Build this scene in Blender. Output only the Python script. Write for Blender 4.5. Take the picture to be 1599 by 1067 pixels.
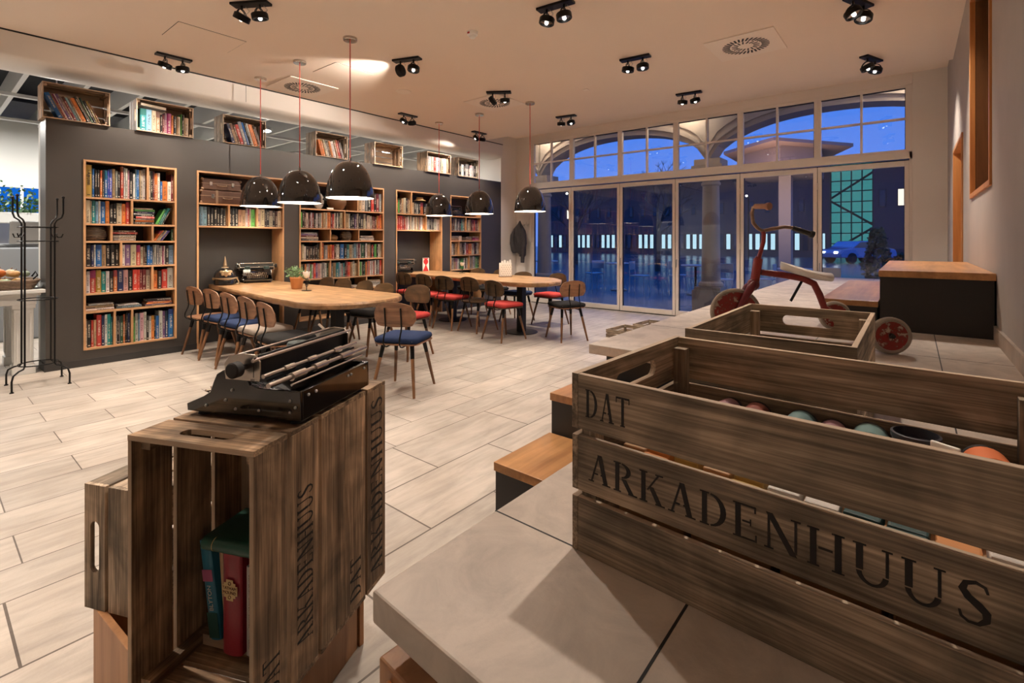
import bpy, math, random
from mathutils import Vector, Matrix, Euler
PI = math.pi
sc = bpy.context.scene
for o in list(bpy.data.objects):
    bpy.data.objects.remove(o)
COL = sc.collection

# ------------------------------------------------------------------ camera
F_PX, CX, HY = 766.6, 799.5, 375.0
PHI = math.atan(625.5 / F_PX)
CH = 1.35
CP, SP = math.cos(PHI), math.sin(PHI)
cam = bpy.data.cameras.new('camera')
cam.sensor_width = 36.0
cam.lens = 36.0 * F_PX / 1599.0
cam.shift_x = 0.0
cam.shift_y = -(533.5 - HY) / 1599.0
cam.clip_start = 0.05
cam.clip_end = 400
camo = bpy.data.objects.new('camera', cam)
COL.objects.link(camo)
camo.location = (0, 0, CH)
camo.rotation_euler = (PI / 2, 0, PHI)
sc.camera = camo

def ray(x, y):
    r = (x - CX) / F_PX
    return (r * CP - SP, r * SP + CP, (HY - y) / F_PX)
def wy(px, X=-6.86):
    d = ray(px, 400)
    return X / d[0] * d[1]

# ------------------------------------------------------------------ world and view
w = bpy.data.worlds.new('dusk_sky')
sc.world = w
w.use_nodes = True
nt = w.node_tree
nt.nodes.clear()
out = nt.nodes.new('ShaderNodeOutputWorld')
bg = nt.nodes.new('ShaderNodeBackground')
geo = nt.nodes.new('ShaderNodeTexCoord')
sep = nt.nodes.new('ShaderNodeSeparateXYZ')
cr = nt.nodes.new('ShaderNodeValToRGB')
nt.links.new(geo.outputs['Generated'], sep.inputs[0])
nt.links.new(sep.outputs['Z'], cr.inputs[0])
cr.color_ramp.elements[0].position = 0.0
cr.color_ramp.elements[0].color = (0.13, 0.24, 0.72, 1)
cr.color_ramp.elements[1].position = 0.38
cr.color_ramp.elements[1].color = (0.004, 0.13, 0.62, 1)
nt.links.new(cr.outputs[0], bg.inputs['Color'])
bg.inputs['Strength'].default_value = 0.62
nt.links.new(bg.outputs[0], out.inputs[0])
vs = sc.view_settings
sc.display_settings.display_device = 'sRGB'
vs.view_transform = 'Standard'
vs.look = 'None'
vs.gamma = 1.0
vs.exposure = 1.2
vs.use_curve_mapping = False
try:
    sc.cycles.use_denoising = True
    sc.cycles.max_bounces = 8
    sc.cycles.diffuse_bounces = 5
    sc.cycles.transparent_max_bounces = 16
    sc.cycles.sample_clamp_indirect = 4.0
    sc.cycles.caustics_reflective = False
    sc.cycles.caustics_refractive = False
except Exception:
    pass
WARM = (1.0, 0.865, 0.735)
E_SPOT, E_PEND, E_HALL = 64.0, 18.0, 34.0

# ------------------------------------------------------------------ key dimensions
ZC = 3.40        # ceiling
XW = -6.86       # face of the bookcase wall
YW = 8.56        # window wall
XR = 0.355       # right wall
ZP = 0.806       # platform top
XHALL = -13.0
YBACK = -5.0

# ------------------------------------------------------------------ materials
MATS = {}
def new_mat(name):
    m = bpy.data.materials.new(name)
    m.use_nodes = True
    t = m.node_tree
    return m, t, t.nodes['Principled BSDF']
def mat(name, col, rough=0.5, metal=0.0, noise=0.0, nscale=8.0, bump=0.0, bscale=60.0, coat=0.0, emit=None, estr=0.0, spec=None):
    if name in MATS:
        return MATS[name]
    m, t, b = new_mat(name)
    b.inputs['Base Color'].default_value = (*col, 1)
    b.inputs['Roughness'].default_value = rough
    b.inputs['Metallic'].default_value = metal
    if spec is not None:
        b.inputs['Specular IOR Level'].default_value = spec
    if coat:
        b.inputs['Coat Weight'].default_value = coat
        b.inputs['Coat Roughness'].default_value = 0.05
    if emit:
        b.inputs['Emission Color'].default_value = (*emit, 1)
        b.inputs['Emission Strength'].default_value = estr
    if noise or bump:
        tc = t.nodes.new('ShaderNodeTexCoord')
        n = t.nodes.new('ShaderNodeTexNoise')
        n.inputs['Scale'].default_value = nscale
        n.inputs['Detail'].default_value = 5
        t.links.new(tc.outputs['Object'], n.inputs['Vector'])
        if noise:
            mx = t.nodes.new('ShaderNodeMix')
            mx.data_type = 'RGBA'
            mx.inputs['A'].default_value = (*[c * (1 - noise) for c in col], 1)
            mx.inputs['B'].default_value = (*[min(1, c * (1 + noise)) for c in col], 1)
            t.links.new(n.outputs['Fac'], mx.inputs['Factor'])
            t.links.new(mx.outputs['Result'], b.inputs['Base Color'])
        if bump:
            n2 = t.nodes.new('ShaderNodeTexNoise')
            n2.inputs['Scale'].default_value = bscale
            n2.inputs['Detail'].default_value = 4
            t.links.new(tc.outputs['Object'], n2.inputs['Vector'])
            bp = t.nodes.new('ShaderNodeBump')
            bp.inputs['Strength'].default_value = bump
            bp.inputs['Distance'].default_value = 0.01
            t.links.new(n2.outputs['Fac'], bp.inputs['Height'])
            t.links.new(bp.outputs[0], b.inputs['Normal'])
    MATS[name] = m
    return m

def wood(name, dark, light, axis='x', rough=0.55, scale=1.0, contrast=(0.3, 0.7), stain=0.0, knots=False, bump=0.25, coat=0.0):
    """streaky grain along one object axis, shifted per object"""
    if name in MATS:
        return MATS[name]
    m, t, b = new_mat(name)
    N, L = t.nodes, t.links
    tc = N.new('ShaderNodeTexCoord')
    oi = N.new('ShaderNodeObjectInfo')
    add = N.new('ShaderNodeVectorMath'); add.operation = 'MULTIPLY_ADD'
    comb = N.new('ShaderNodeCombineXYZ')
    for i in range(3):
        L.new(oi.outputs['Random'], comb.inputs[i])
    L.new(comb.outputs[0], add.inputs[0])
    add.inputs[1].default_value = (7.3, 5.1, 9.7)
    L.new(tc.outputs['Object'], add.inputs[2])
    mp = N.new('ShaderNodeMapping')
    s = {'x': (1.6, 26, 26), 'y': (26, 1.6, 26), 'z': (26, 26, 1.6)}[axis]
    mp.inputs['Scale'].default_value = tuple(v * scale for v in s)
    L.new(add.outputs[0], mp.inputs['Vector'])
    nz = N.new('ShaderNodeTexNoise'); nz.inputs['Scale'].default_value = 1.0
    nz.inputs['Detail'].default_value = 8; nz.inputs['Roughness'].default_value = 0.62
    nz.inputs['Distortion'].default_value = 0.9 if knots else 0.35
    L.new(mp.outputs[0], nz.inputs['Vector'])
    ramp = N.new('ShaderNodeValToRGB')
    ramp.color_ramp.elements[0].position = contrast[0]; ramp.color_ramp.elements[0].color = (*dark, 1)
    ramp.color_ramp.elements[1].position = contrast[1]; ramp.color_ramp.elements[1].color = (*light, 1)
    L.new(nz.outputs['Fac'], ramp.inputs[0])
    last = ramp.outputs[0]
    if stain:
        n2 = N.new('ShaderNodeTexNoise'); n2.inputs['Scale'].default_value = 5.0 * scale; n2.inputs['Detail'].default_value = 4
        n2.inputs['Distortion'].default_value = 1.2
        L.new(add.outputs[0], n2.inputs['Vector'])
        r2 = N.new('ShaderNodeValToRGB')
        r2.color_ramp.elements[0].position = 0.36; r2.color_ramp.elements[0].color = (1 - stain, 1 - stain, 1 - stain * 1.05, 1)
        r2.color_ramp.elements[1].position = 0.66; r2.color_ramp.elements[1].color = (1.15, 1.12, 1.08, 1)
        L.new(n2.outputs['Fac'], r2.inputs[0])
        mx = N.new('ShaderNodeMix'); mx.data_type = 'RGBA'; mx.blend_type = 'MULTIPLY'; mx.inputs['Factor'].default_value = 1
        L.new(last, mx.inputs['A']); L.new(r2.outputs[0], mx.inputs['B'])
        last = mx.outputs['Result']
    if knots:
        mf = N.new('ShaderNodeMapping')
        mf.inputs['Scale'].default_value = {'x': (5, 230, 230), 'y': (230, 5, 230), 'z': (230, 230, 5)}[axis]
        L.new(add.outputs[0], mf.inputs['Vector'])
        nf = N.new('ShaderNodeTexNoise'); nf.inputs['Scale'].default_value = 1.0; nf.inputs['Detail'].default_value = 3
        L.new(mf.outputs[0], nf.inputs['Vector'])
        wv = N.new('ShaderNodeTexWave'); wv.wave_type = 'RINGS'; wv.inputs['Scale'].default_value = 1.0
        mw = N.new('ShaderNodeMapping'); mw.inputs['Scale'].default_value = {'x': (1.2, 9, 9), 'y': (9, 1.2, 9), 'z': (9, 9, 1.2)}[axis]
        L.new(add.outputs[0], mw.inputs['Vector']); L.new(mw.outputs[0], wv.inputs['Vector'])
        wv.inputs['Distortion'].default_value = 14; wv.inputs['Detail'].default_value = 3; wv.inputs['Detail Scale'].default_value = 0.6
        r3 = N.new('ShaderNodeValToRGB')
        r3.color_ramp.elements[0].position = 0.36; r3.color_ramp.elements[0].color = (.48, .46, .44, 1)
        r3.color_ramp.elements[1].position = 0.62; r3.color_ramp.elements[1].color = (1.12, 1.1, 1.08, 1)
        L.new(nf.outputs['Fac'], r3.inputs[0])
        r4 = N.new('ShaderNodeValToRGB')
        r4.color_ramp.elements[0].position = 0.0; r4.color_ramp.elements[0].color = (.58, .54, .50, 1)
        r4.color_ramp.elements[1].position = 0.45; r4.color_ramp.elements[1].color = (1.05, 1.04, 1.03, 1)
        L.new(wv.outputs['Fac'], r4.inputs[0])
        for rr_ in (r3, r4):
            mx = N.new('ShaderNodeMix'); mx.data_type = 'RGBA'; mx.blend_type = 'MULTIPLY'; mx.inputs['Factor'].default_value = .8 if rr_ is r3 else .38
            L.new(last, mx.inputs['A']); L.new(rr_.outputs[0], mx.inputs['B'])
            last = mx.outputs['Result']
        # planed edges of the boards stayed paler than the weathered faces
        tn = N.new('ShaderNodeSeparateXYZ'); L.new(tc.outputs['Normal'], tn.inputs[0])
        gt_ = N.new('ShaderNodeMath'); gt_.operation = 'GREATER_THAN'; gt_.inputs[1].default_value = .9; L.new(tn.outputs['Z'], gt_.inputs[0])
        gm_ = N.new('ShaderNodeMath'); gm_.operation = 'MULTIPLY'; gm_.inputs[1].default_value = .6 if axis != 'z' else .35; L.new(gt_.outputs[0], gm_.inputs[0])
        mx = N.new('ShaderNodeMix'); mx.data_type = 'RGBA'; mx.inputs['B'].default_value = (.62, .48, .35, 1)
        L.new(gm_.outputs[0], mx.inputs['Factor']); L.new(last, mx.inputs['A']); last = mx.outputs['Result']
    hv = N.new('ShaderNodeHueSaturation')
    mr = N.new('ShaderNodeMapRange'); mr.inputs['To Min'].default_value = 0.82; mr.inputs['To Max'].default_value = 1.18
    L.new(oi.outputs['Random'], mr.inputs['Value']); L.new(mr.outputs[0], hv.inputs['Value'])
    L.new(last, hv.inputs['Color'])
    L.new(hv.outputs[0], b.inputs['Base Color'])
    b.inputs['Roughness'].default_value = rough
    if coat:
        b.inputs['Coat Weight'].default_value = coat; b.inputs['Coat Roughness'].default_value = 0.15
    if bump:
        bp = N.new('ShaderNodeBump'); bp.inputs['Strength'].default_value = bump; bp.inputs['Distance'].default_value = 0.002
        L.new(nz.outputs['Fac'], bp.inputs['Height']); L.new(bp.outputs[0], b.inputs['Normal'])
    MATS[name] = m
    return m

CR_D, CR_L = (0.12, 0.070, 0.038), (0.68, 0.46, 0.29)
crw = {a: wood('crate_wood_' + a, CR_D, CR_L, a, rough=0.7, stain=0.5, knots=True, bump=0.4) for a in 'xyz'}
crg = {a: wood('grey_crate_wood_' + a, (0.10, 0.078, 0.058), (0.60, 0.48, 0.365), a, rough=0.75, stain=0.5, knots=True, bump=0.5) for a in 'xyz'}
M_INK = mat('stencil_ink', (0.012, 0.009, 0.008), 0.7)
M_SHELF = wood('oak_shelf', (0.40, 0.21, 0.10), (0.62, 0.36, 0.19), 'y', rough=0.45, scale=1.2, bump=0.05)
M_SHELFZ = wood('oak_upright', (0.40, 0.21, 0.10), (0.60, 0.34, 0.17), 'z', rough=0.45, scale=0.8, stain=0.12, bump=0.05)
M_TABLE = wood('oak_slab', (0.17, 0.082, 0.032), (0.48, 0.285, 0.145), 'x', rough=0.4, scale=0.75, stain=0.3, contrast=(.22, .6), bump=0.08, coat=0.15)
M_STEP = wood('oak_step', (0.28, 0.13, 0.05), (0.52, 0.27, 0.11), 'y', rough=0.35, scale=0.7, stain=0.15, bump=0.05, coat=0.2)
M_OPEN = wood('oak_lining', (0.42, 0.17, 0.05), (0.66, 0.30, 0.10), 'z', rough=0.4, scale=0.6, bump=0.03)
M_DKPANEL = wood('walnut_panel', (0.10, 0.045, 0.018), (0.20, 0.09, 0.035), 'z', rough=0.35, scale=0.6, bump=0.03)
M_CHW = wood('chair_walnut', (0.14, 0.06, 0.03), (0.34, 0.17, 0.09), 'x', rough=0.45, scale=1.0, stain=0.2, bump=0.05, coat=0.15)
M_CHV = wood('chair_old_veneer', (0.045, 0.024, 0.012), (0.15, 0.085, 0.04), 'x', rough=0.35, scale=0.8, stain=0.5, bump=0.05, coat=0.3)
M_LEG = wood('chair_leg_wood', (0.10, 0.045, 0.02), (0.28, 0.13, 0.055), 'z', rough=0.4, scale=0.8, bump=0.03, coat=0.15)
M_PLY = wood('bench_ply', (0.30, 0.13, 0.05), (0.50, 0.25, 0.11), 'z', rough=0.5, scale=0.7, bump=0.03)
M_BLACK = mat('black_metal', (0.012, 0.011, 0.011), 0.38, 0.6)
M_GLOSSBLK = mat('black_enamel', (0.008, 0.007, 0.007), 0.10, 0.0, coat=1.0)
M_LAMPBLK = mat('lamp_black_lacquer', (0.011, 0.0085, 0.0075), 0.05, 0.0, coat=1.0)
M_BLOCK = mat('anthracite_laminate', (0.022, 0.020, 0.019), 0.5)
M_CHROME = mat('worn_chrome', (0.58, 0.52, 0.47), 0.26, 1.0, noise=0.2, nscale=30)
M_STEEL = mat('brushed_steel', (0.5, 0.5, 0.5), 0.35, 1.0)
M_WALLD = mat('taupe_wall_paint', (0.052, 0.045, 0.040), 0.42, noise=0.05, nscale=2, bump=0.04, bscale=25)
M_NICHE = mat('niche_back_paint', (0.030, 0.027, 0.025), 0.5)
M_WALLR = mat('grey_limewash', (0.42, 0.38, 0.35), 0.7, noise=0.12, nscale=3, bump=0.12, bscale=12)
M_WHITE = mat('white_paint', (0.80, 0.75, 0.70), 0.55, noise=0.02, nscale=3)
M_FRAME = mat('window_frame_white', (0.80, 0.73, 0.67), 0.42)
M_CEIL = mat('ceiling_plaster', (0.86, 0.735, 0.63), 0.9, noise=0.02, nscale=1.5)
M_CEILP = mat('ceiling_panel_white', (0.88, 0.78, 0.69), 0.8)
M_HALLW = mat('hall_white', (0.62, 0.62, 0.60), 0.6)
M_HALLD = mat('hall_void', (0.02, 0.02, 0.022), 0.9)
M_CORD = mat('red_cord', (0.62, 0.06, 0.04), 0.7)
M_LWHITE = mat('lamp_inner_white', (0.9, 0.88, 0.84), 0.5)
M_RUBBER = mat('black_rubber', (0.02, 0.018, 0.017), 0.7)
M_SEAL = mat('dark_gasket', (0.015, 0.014, 0.014), 0.6)
M_DARKBASE = mat('dark_plinth', (0.03, 0.027, 0.026), 0.6)
M_PAPER = mat('page_paper', (0.62, 0.54, 0.42), 0.8)

def stone(name, base, brick=None, rough=0.45, streak=(14, 2.2, 14)):
    m, t, b = new_mat(name)
    N, L = t.nodes, t.links
    tc = N.new('ShaderNodeTexCoord')
    mp = N.new('ShaderNodeMapping'); mp.inputs['Scale'].default_value = streak
    L.new(tc.outputs['Object'], mp.inputs['Vector'])
    nz = N.new('ShaderNodeTexNoise'); nz.inputs['Scale'].default_value = 1.0; nz.inputs['Detail'].default_value = 7; nz.inputs['Roughness'].default_value = 0.65
    nz.inputs['Distortion'].default_value = 0.7
    L.new(mp.outputs[0], nz.inputs['Vector'])
    n2 = N.new('ShaderNodeTexNoise'); n2.inputs['Scale'].default_value = 3.0; n2.inputs['Detail'].default_value = 4
    L.new(tc.outputs['Object'], n2.inputs['Vector'])
    r1 = N.new('ShaderNodeValToRGB')
    d = [c * 0.80 for c in base]; l = [min(1, c * 1.14) for c in base]
    r1.color_ramp.elements[0].position = 0.32; r1.color_ramp.elements[0].color = (*d, 1)
    r1.color_ramp.elements[1].position = 0.62; r1.color_ramp.elements[1].color = (*l, 1)
    L.new(nz.outputs['Fac'], r1.inputs[0])
    mx = N.new('ShaderNodeMix'); mx.data_type = 'RGBA'; mx.blend_type = 'MULTIPLY'; mx.inputs['Factor'].default_value = 0.55
    r2 = N.new('ShaderNodeValToRGB')
    r2.color_ramp.elements[0].position = 0.35; r2.color_ramp.elements[0].color = (0.78, 0.74, 0.70, 1)
    r2.color_ramp.elements[1].position = 0.65; r2.color_ramp.elements[1].color = (1.08, 1.08, 1.08, 1)
    L.new(n2.outputs['Fac'], r2.inputs[0])
    L.new(r1.outputs[0], mx.inputs['A']); L.new(r2.outputs[0], mx.inputs['B'])
    last = mx.outputs['Result']
    bh = nz.outputs['Fac']
    if brick:
        facs = []
        for (bw, rh, ox, oy, mort) in brick:
            ma = N.new('ShaderNodeMapping')
            ma.inputs['Rotation'].default_value = (0, 0, -PI / 2)
            ma.inputs['Location'].default_value = (oy, ox, 0)
            L.new(tc.outputs['Object'], ma.inputs['Vector'])
            bt = N.new('ShaderNodeTexBrick')
            bt.inputs['Scale'].default_value = 1.0
            bt.inputs['Brick Width'].default_value = bw
            bt.inputs['Row Height'].default_value = rh
            bt.inputs['Mortar Size'].default_value = mort
            bt.inputs['Mortar Smooth'].default_value = 0.1
            bt.inputs['Bias'].default_value = 0.0
            bt.inputs['Color1'].default_value = (0.86, 0.86, 0.86, 1)
            bt.inputs['Color2'].default_value = (1.08, 1.07, 1.06, 1)
            bt.inputs['Mortar'].default_value = (0.22, 0.19, 0.17, 1)
            bt.offset = 0.5
            L.new(ma.outputs[0], bt.inputs['Vector'])
            facs.append(bt.outputs['Color'])
        bo = facs[0]
        if len(facs) > 1:
            sp = N.new('ShaderNodeSeparateXYZ'); L.new(tc.outputs['Object'], sp.inputs[0])
            gt = N.new('ShaderNodeMath'); gt.operation = 'GREATER_THAN'; gt.inputs[1].default_value = -2.62
            L.new(sp.outputs['X'], gt.inputs[0])
            m2 = N.new('ShaderNodeMix'); m2.data_type = 'RGBA'
            L.new(gt.outputs[0], m2.inputs['Factor']); L.new(facs[0], m2.inputs['A']); L.new(facs[1], m2.inputs['B'])
            bo = m2.outputs['Result']
        m3 = N.new('ShaderNodeMix'); m3.data_type = 'RGBA'; m3.blend_type = 'MULTIPLY'; m3.inputs['Factor'].default_value = 1
        L.new(last, m3.inputs['A']); L.new(bo, m3.inputs['B'])
        last = m3.outputs['Result']
    L.new(last, b.inputs['Base Color'])
    b.inputs['Roughness'].default_value = rough
    n3 = N.new('ShaderNodeTexNoise'); n3.inputs['Scale'].default_value = 90; n3.inputs['Detail'].default_value = 3
    L.new(tc.outputs['Object'], n3.inputs['Vector'])
    bp = N.new('ShaderNodeBump'); bp.inputs['Strength'].default_value = 0.18; bp.inputs['Distance'].default_value = 0.004
    L.new(n3.outputs['Fac'], bp.inputs['Height']); L.new(bp.outputs[0], b.inputs['Normal'])
    return m
FLOORC = (0.40, 0.355, 0.31)
M_FLOOR = stone('floor_tiles', FLOORC, [(0.685, 0.302, -0.161, -0.296, 0.003), (0.88, 0.437, 0.004, -0.22, 0.0045)])
M_STONE = stone('platform_tiles', (0.50, 0.435, 0.375), None, rough=0.5, streak=(9, 7, 9))
M_SKIRT = stone('skirting_tile', (0.48, 0.40, 0.33), None, rough=0.5, streak=(30, 8, 3))
M_PAVE = mat('outdoor_paving', (0.20, 0.20, 0.22), 0.22, noise=0.25, nscale=1.2)
M_ASPH = mat('wet_asphalt', (0.10, 0.11, 0.14), 0.22, noise=0.3, nscale=0.5)
M_PORT = mat('sandstone', (0.42, 0.36, 0.30), 0.8, noise=0.1, nscale=5)

def glass_mat():
    m = bpy.data.materials.new('window_glass'); m.use_nodes = True
    t = m.node_tree; t.nodes.clear()
    o = t.nodes.new('ShaderNodeOutputMaterial')
    tr = t.nodes.new('ShaderNodeBsdfTransparent'); tr.inputs[0].default_value = (0.90, 0.93, 0.95, 1)
    gl = t.nodes.new('ShaderNodeBsdfGlossy'); gl.inputs['Roughness'].default_value = 0.0
    gl.inputs['Color'].default_value = (0.9, 0.95, 1, 1)
    fr = t.nodes.new('ShaderNodeFresnel'); fr.inputs['IOR'].default_value = 1.5
    ma = t.nodes.new('ShaderNodeMath'); ma.operation = 'MULTIPLY_ADD'; ma.inputs[1].default_value = 1.5; ma.inputs[2].default_value = 0.03
    ma.use_clamp = True
    mx = t.nodes.new('ShaderNodeMixShader')
    t.links.new(fr.outputs[0], ma.inputs[0]); t.links.new(ma.outputs[0], mx.inputs[0])
    t.links.new(tr.outputs[0], mx.inputs[1]); t.links.new(gl.outputs[0], mx.inputs[2])
    t.links.new(mx.outputs[0], o.inputs[0])
    return m
M_GLASS = glass_mat()

def emis(name, col, s):
    if name in MATS: return MATS[name]
    m = bpy.data.materials.new(name); m.use_nodes = True
    t = m.node_tree; t.nodes.clear()
    o = t.nodes.new('ShaderNodeOutputMaterial'); e = t.nodes.new('ShaderNodeEmission')
    e.inputs[0].default_value = (*col, 1); e.inputs[1].default_value = s
    t.links.new(e.outputs[0], o.inputs[0])
    MATS[name] = m
    return m
M_LENS = emis('spot_lens_glow', (1, 0.95, 0.88), 3.5)
M_LENSOFF = mat('spot_reflector', (0.35, 0.32, 0.3), 0.2, 1.0)
M_BULB = emis('bulb_glow', (1, 0.9, 0.75), 12.0)

# ------------------------------------------------------------------ mesh building
class MB:
    def __init__(s):
        s.v = []; s.f = []; s.mi = []
    def add(s, vs_, fs_, m=0):
        n = len(s.v)
        s.v += [tuple(v) for v in vs_]
        for f in fs_:
            s.f.append(tuple(n + i for i in f)); s.mi.append(m)
        return s
    def box(s, c, d, rz=0.0, m=0, R=None):
        hx, hy, hz = d[0] / 2, d[1] / 2, d[2] / 2
        vs_ = [Vector((x, y, z)) for x in (-hx, hx) for y in (-hy, hy) for z in (-hz, hz)]
        if R is None and rz: R = Matrix.Rotation(rz, 3, 'Z')
        if R is not None: vs_ = [R @ v for v in vs_]
        c = Vector(c)
        return s.add([v + c for v in vs_], [(0, 1, 3, 2), (4, 6, 7, 5), (0, 4, 5, 1), (2, 3, 7, 6), (0, 2, 6, 4), (1, 5, 7, 3)], m)
    def bx(s, x0, x1, y0, y1, z0, z1, m=0):
        return s.box(((x0 + x1) / 2, (y0 + y1) / 2, (z0 + z1) / 2), (abs(x1 - x0), abs(y1 - y0), abs(z1 - z0)), m=m)
    def tube(s, pts, r, n=10, m=0, closed=False, cap=True):
        pts = [Vector(p) for p in pts]
        k = len(pts)
        rs = r if isinstance(r, (list, tuple)) else [r] * k
        base = len(s.v)
        prev = None
        for i, p in enumerate(pts):
            if closed:
                d = pts[(i + 1) % k] - pts[(i - 1) % k]
            else:
                d = pts[min(i + 1, k - 1)] - pts[max(i - 1, 0)]
            if d.length < 1e-9: d = Vector((0, 0, 1))
            d.normalize()
            if prev is None:
                a = d.orthogonal().normalized()
            else:
                a = prev - d * prev.dot(d)
                a = a.normalized() if a.length > 1e-6 else d.orthogonal().normalized()
            prev = a
            b = d.cross(a)
            for j in range(n):
                t = 2 * PI * j / n
                s.v.append(tuple(p + (a * math.cos(t) + b * math.sin(t)) * rs[i]))
        for i in range(k if closed else k - 1):
            for j in range(n):
                a0 = base + i * n + j; a1 = base + i * n + (j + 1) % n
                i2 = (i + 1) % k
                b0 = base + i2 * n + j; b1 = base + i2 * n + (j + 1) % n
                s.f.append((a0, a1, b1, b0)); s.mi.append(m)
        if cap and not closed:
            s.f.append(tuple(base + j for j in reversed(range(n)))); s.mi.append(m)
            s.f.append(tuple(base + (k - 1) * n + j for j in range(n))); s.mi.append(m)
        return s
    def lathe(s, prof, c=(0, 0, 0), n=32, m=0, R=None, sx=1.0, sy=1.0):
        base = len(s.v)
        c = Vector(c)
        for (r, z) in prof:
            for j in range(n):
                t = 2 * PI * j / n
                v = Vector((r * math.cos(t) * sx, r * math.sin(t) * sy, z))
                if R is not None: v = R @ v
                s.v.append(tuple(v + c))
        for i in range(len(prof) - 1):
            for j in range(n):
                a0 = base + i * n + j; a1 = base + i * n + (j + 1) % n
                s.f.append((a0, a1, a1 + n, a0 + n)); s.mi.append(m)
        if 1e-6 < prof[0][0] <= .036:
            s.f.append(tuple(base + j for j in reversed(range(n)))); s.mi.append(m)
        if 1e-6 < prof[-1][0] <= .036:
            q = base + (len(prof) - 1) * n
            s.f.append(tuple(q + j for j in range(n))); s.mi.append(m)
        return s
    def prism(s, poly, z0, z1, m=0, T=None):
        n = len(poly); base = len(s.v)
        for z in (z0, z1):
            for (x, y) in poly:
                v = Vector((x, y, z))
                if T is not None: v = T @ v
                s.v.append(tuple(v))
        for i in range(n):
            j = (i + 1) % n
            s.f.append((base + i, base + j, base + n + j, base + n + i)); s.mi.append(m)
        s.f.append(tuple(base + i for i in reversed(range(n)))); s.mi.append(m)
        s.f.append(tuple(base + n + i for i in range(n))); s.mi.append(m)
        return s
    def ball(s, c, r, sx=1, sy=1, sz=1, n=16, k=10, m=0, R=None):
        return s.lathe([(max(1e-7, r * math.sin(PI * i / k)), -r * sz * math.cos(PI * i / k)) for i in range(k + 1)], c, n, m, R, sx, sy)
    def build(s, name, mats, parent=None, smooth=38, bevel=0.0, weld=False):
        me = bpy.data.meshes.new(name)
        me.from_pydata(s.v, [], s.f)
        if not isinstance(mats, (list, tuple)): mats = [mats]
        for m in mats: me.materials.append(m)
        if len(mats) > 1:
            me.polygons.foreach_set('material_index', s.mi)
        me.update()
        if smooth:
            me.polygons.foreach_set('use_smooth', [True] * len(me.polygons))
            try: me.set_sharp_from_angle(angle=math.radians(smooth))
            except Exception: pass
        o = bpy.data.objects.new(name, me)
        COL.objects.link(o)
        if parent is not None: o.parent = parent
        if bevel:
            b = o.modifiers.new('bevel', 'BEVEL'); b.width = bevel; b.segments = 2; b.limit_method = 'ANGLE'
        return o

def thing(name, label, cat, loc=(0, 0, 0), rz=0.0, group=None, R=None):
    o = bpy.data.objects.new(name, None)
    COL.objects.link(o)
    o.empty_display_size = 0.05
    o.location = loc
    o.rotation_euler = R.to_euler() if R is not None else (0, 0, rz)
    o['label'] = label; o['category'] = cat
    if group: o['group'] = group
    return o
def tag(o, label, cat, group=None, kind=None):
    if label: o['label'] = label
    if cat: o['category'] = cat
    if group: o['group'] = group
    if kind: o['kind'] = kind
    return o
def struct(mb, name, mats, **k):
    o = mb.build(name, mats, **k); o['kind'] = 'structure'
    return o
def copy_tree(o, loc=None, rz=None, label=None, group=None):
    kids = {}
    for x in bpy.data.objects:
        if x.parent is not None: kids.setdefault(x.parent.name, []).append(x)
    def rec(a, p):
        c = a.copy(); COL.objects.link(c); c.parent = p
        for ch in kids.get(a.name, []): rec(ch, c)
        return c
    c = rec(o, None)
    if loc is not None: c.location = loc
    if rz is not None: c.rotation_euler = (0, 0, rz)
    if label: c['label'] = label
    if group: c['group'] = group
    return c

def text_obj(name, s, size, material, parent, loc, R, depth=0.0004, xscale=1.0, align='LEFT'):
    cu = bpy.data.curves.new(name, 'FONT'); cu.body = s; cu.size = size; cu.extrude = depth; cu.align_x = align
    t = bpy.data.objects.new(name, cu); COL.objects.link(t)
    dg = bpy.context.evaluated_depsgraph_get()
    me = bpy.data.meshes.new_from_object(t.evaluated_get(dg))
    bpy.data.objects.remove(t)
    me.materials.clear(); me.materials.append(material)
    o = bpy.data.objects.new(name, me); COL.objects.link(o)
    if parent is not None: o.parent = parent
    o.location = loc; o.rotation_euler = R.to_euler(); o.scale = (xscale, 1, 1)
    return o

# stencil serif capitals: polygons on a unit-height letter
def _rect(a, b, c, d): return [(a, b), (c, b), (c, d), (a, d)]
def _diag(p, q, wd): return [(p[0], p[1]), (p[0] + wd, p[1]), (q[0] + wd, q[1]), (q[0], q[1])]
def _arc(cx, cy, ro, ri, a0, a1, n=10):
    P = []
    o = [(cx + ro[0] * math.cos(math.radians(a0 + (a1 - a0) * i / n)), cy + ro[1] * math.sin(math.radians(a0 + (a1 - a0) * i / n))) for i in range(n + 1)]
    q = [(cx + ri[0] * math.cos(math.radians(a0 + (a1 - a0) * i / n)), cy + ri[1] * math.sin(math.radians(a0 + (a1 - a0) * i / n))) for i in range(n + 1)]
    for i in range(n): P.append([o[i], o[i + 1], q[i + 1], q[i]])
    return P
def _stem(x, w=0.14): return [_rect(x, 0, x + w, 1), _rect(x - .06, 0, x + w + .06, .04), _rect(x - .06, .96, x + w + .06, 1)]
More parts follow.
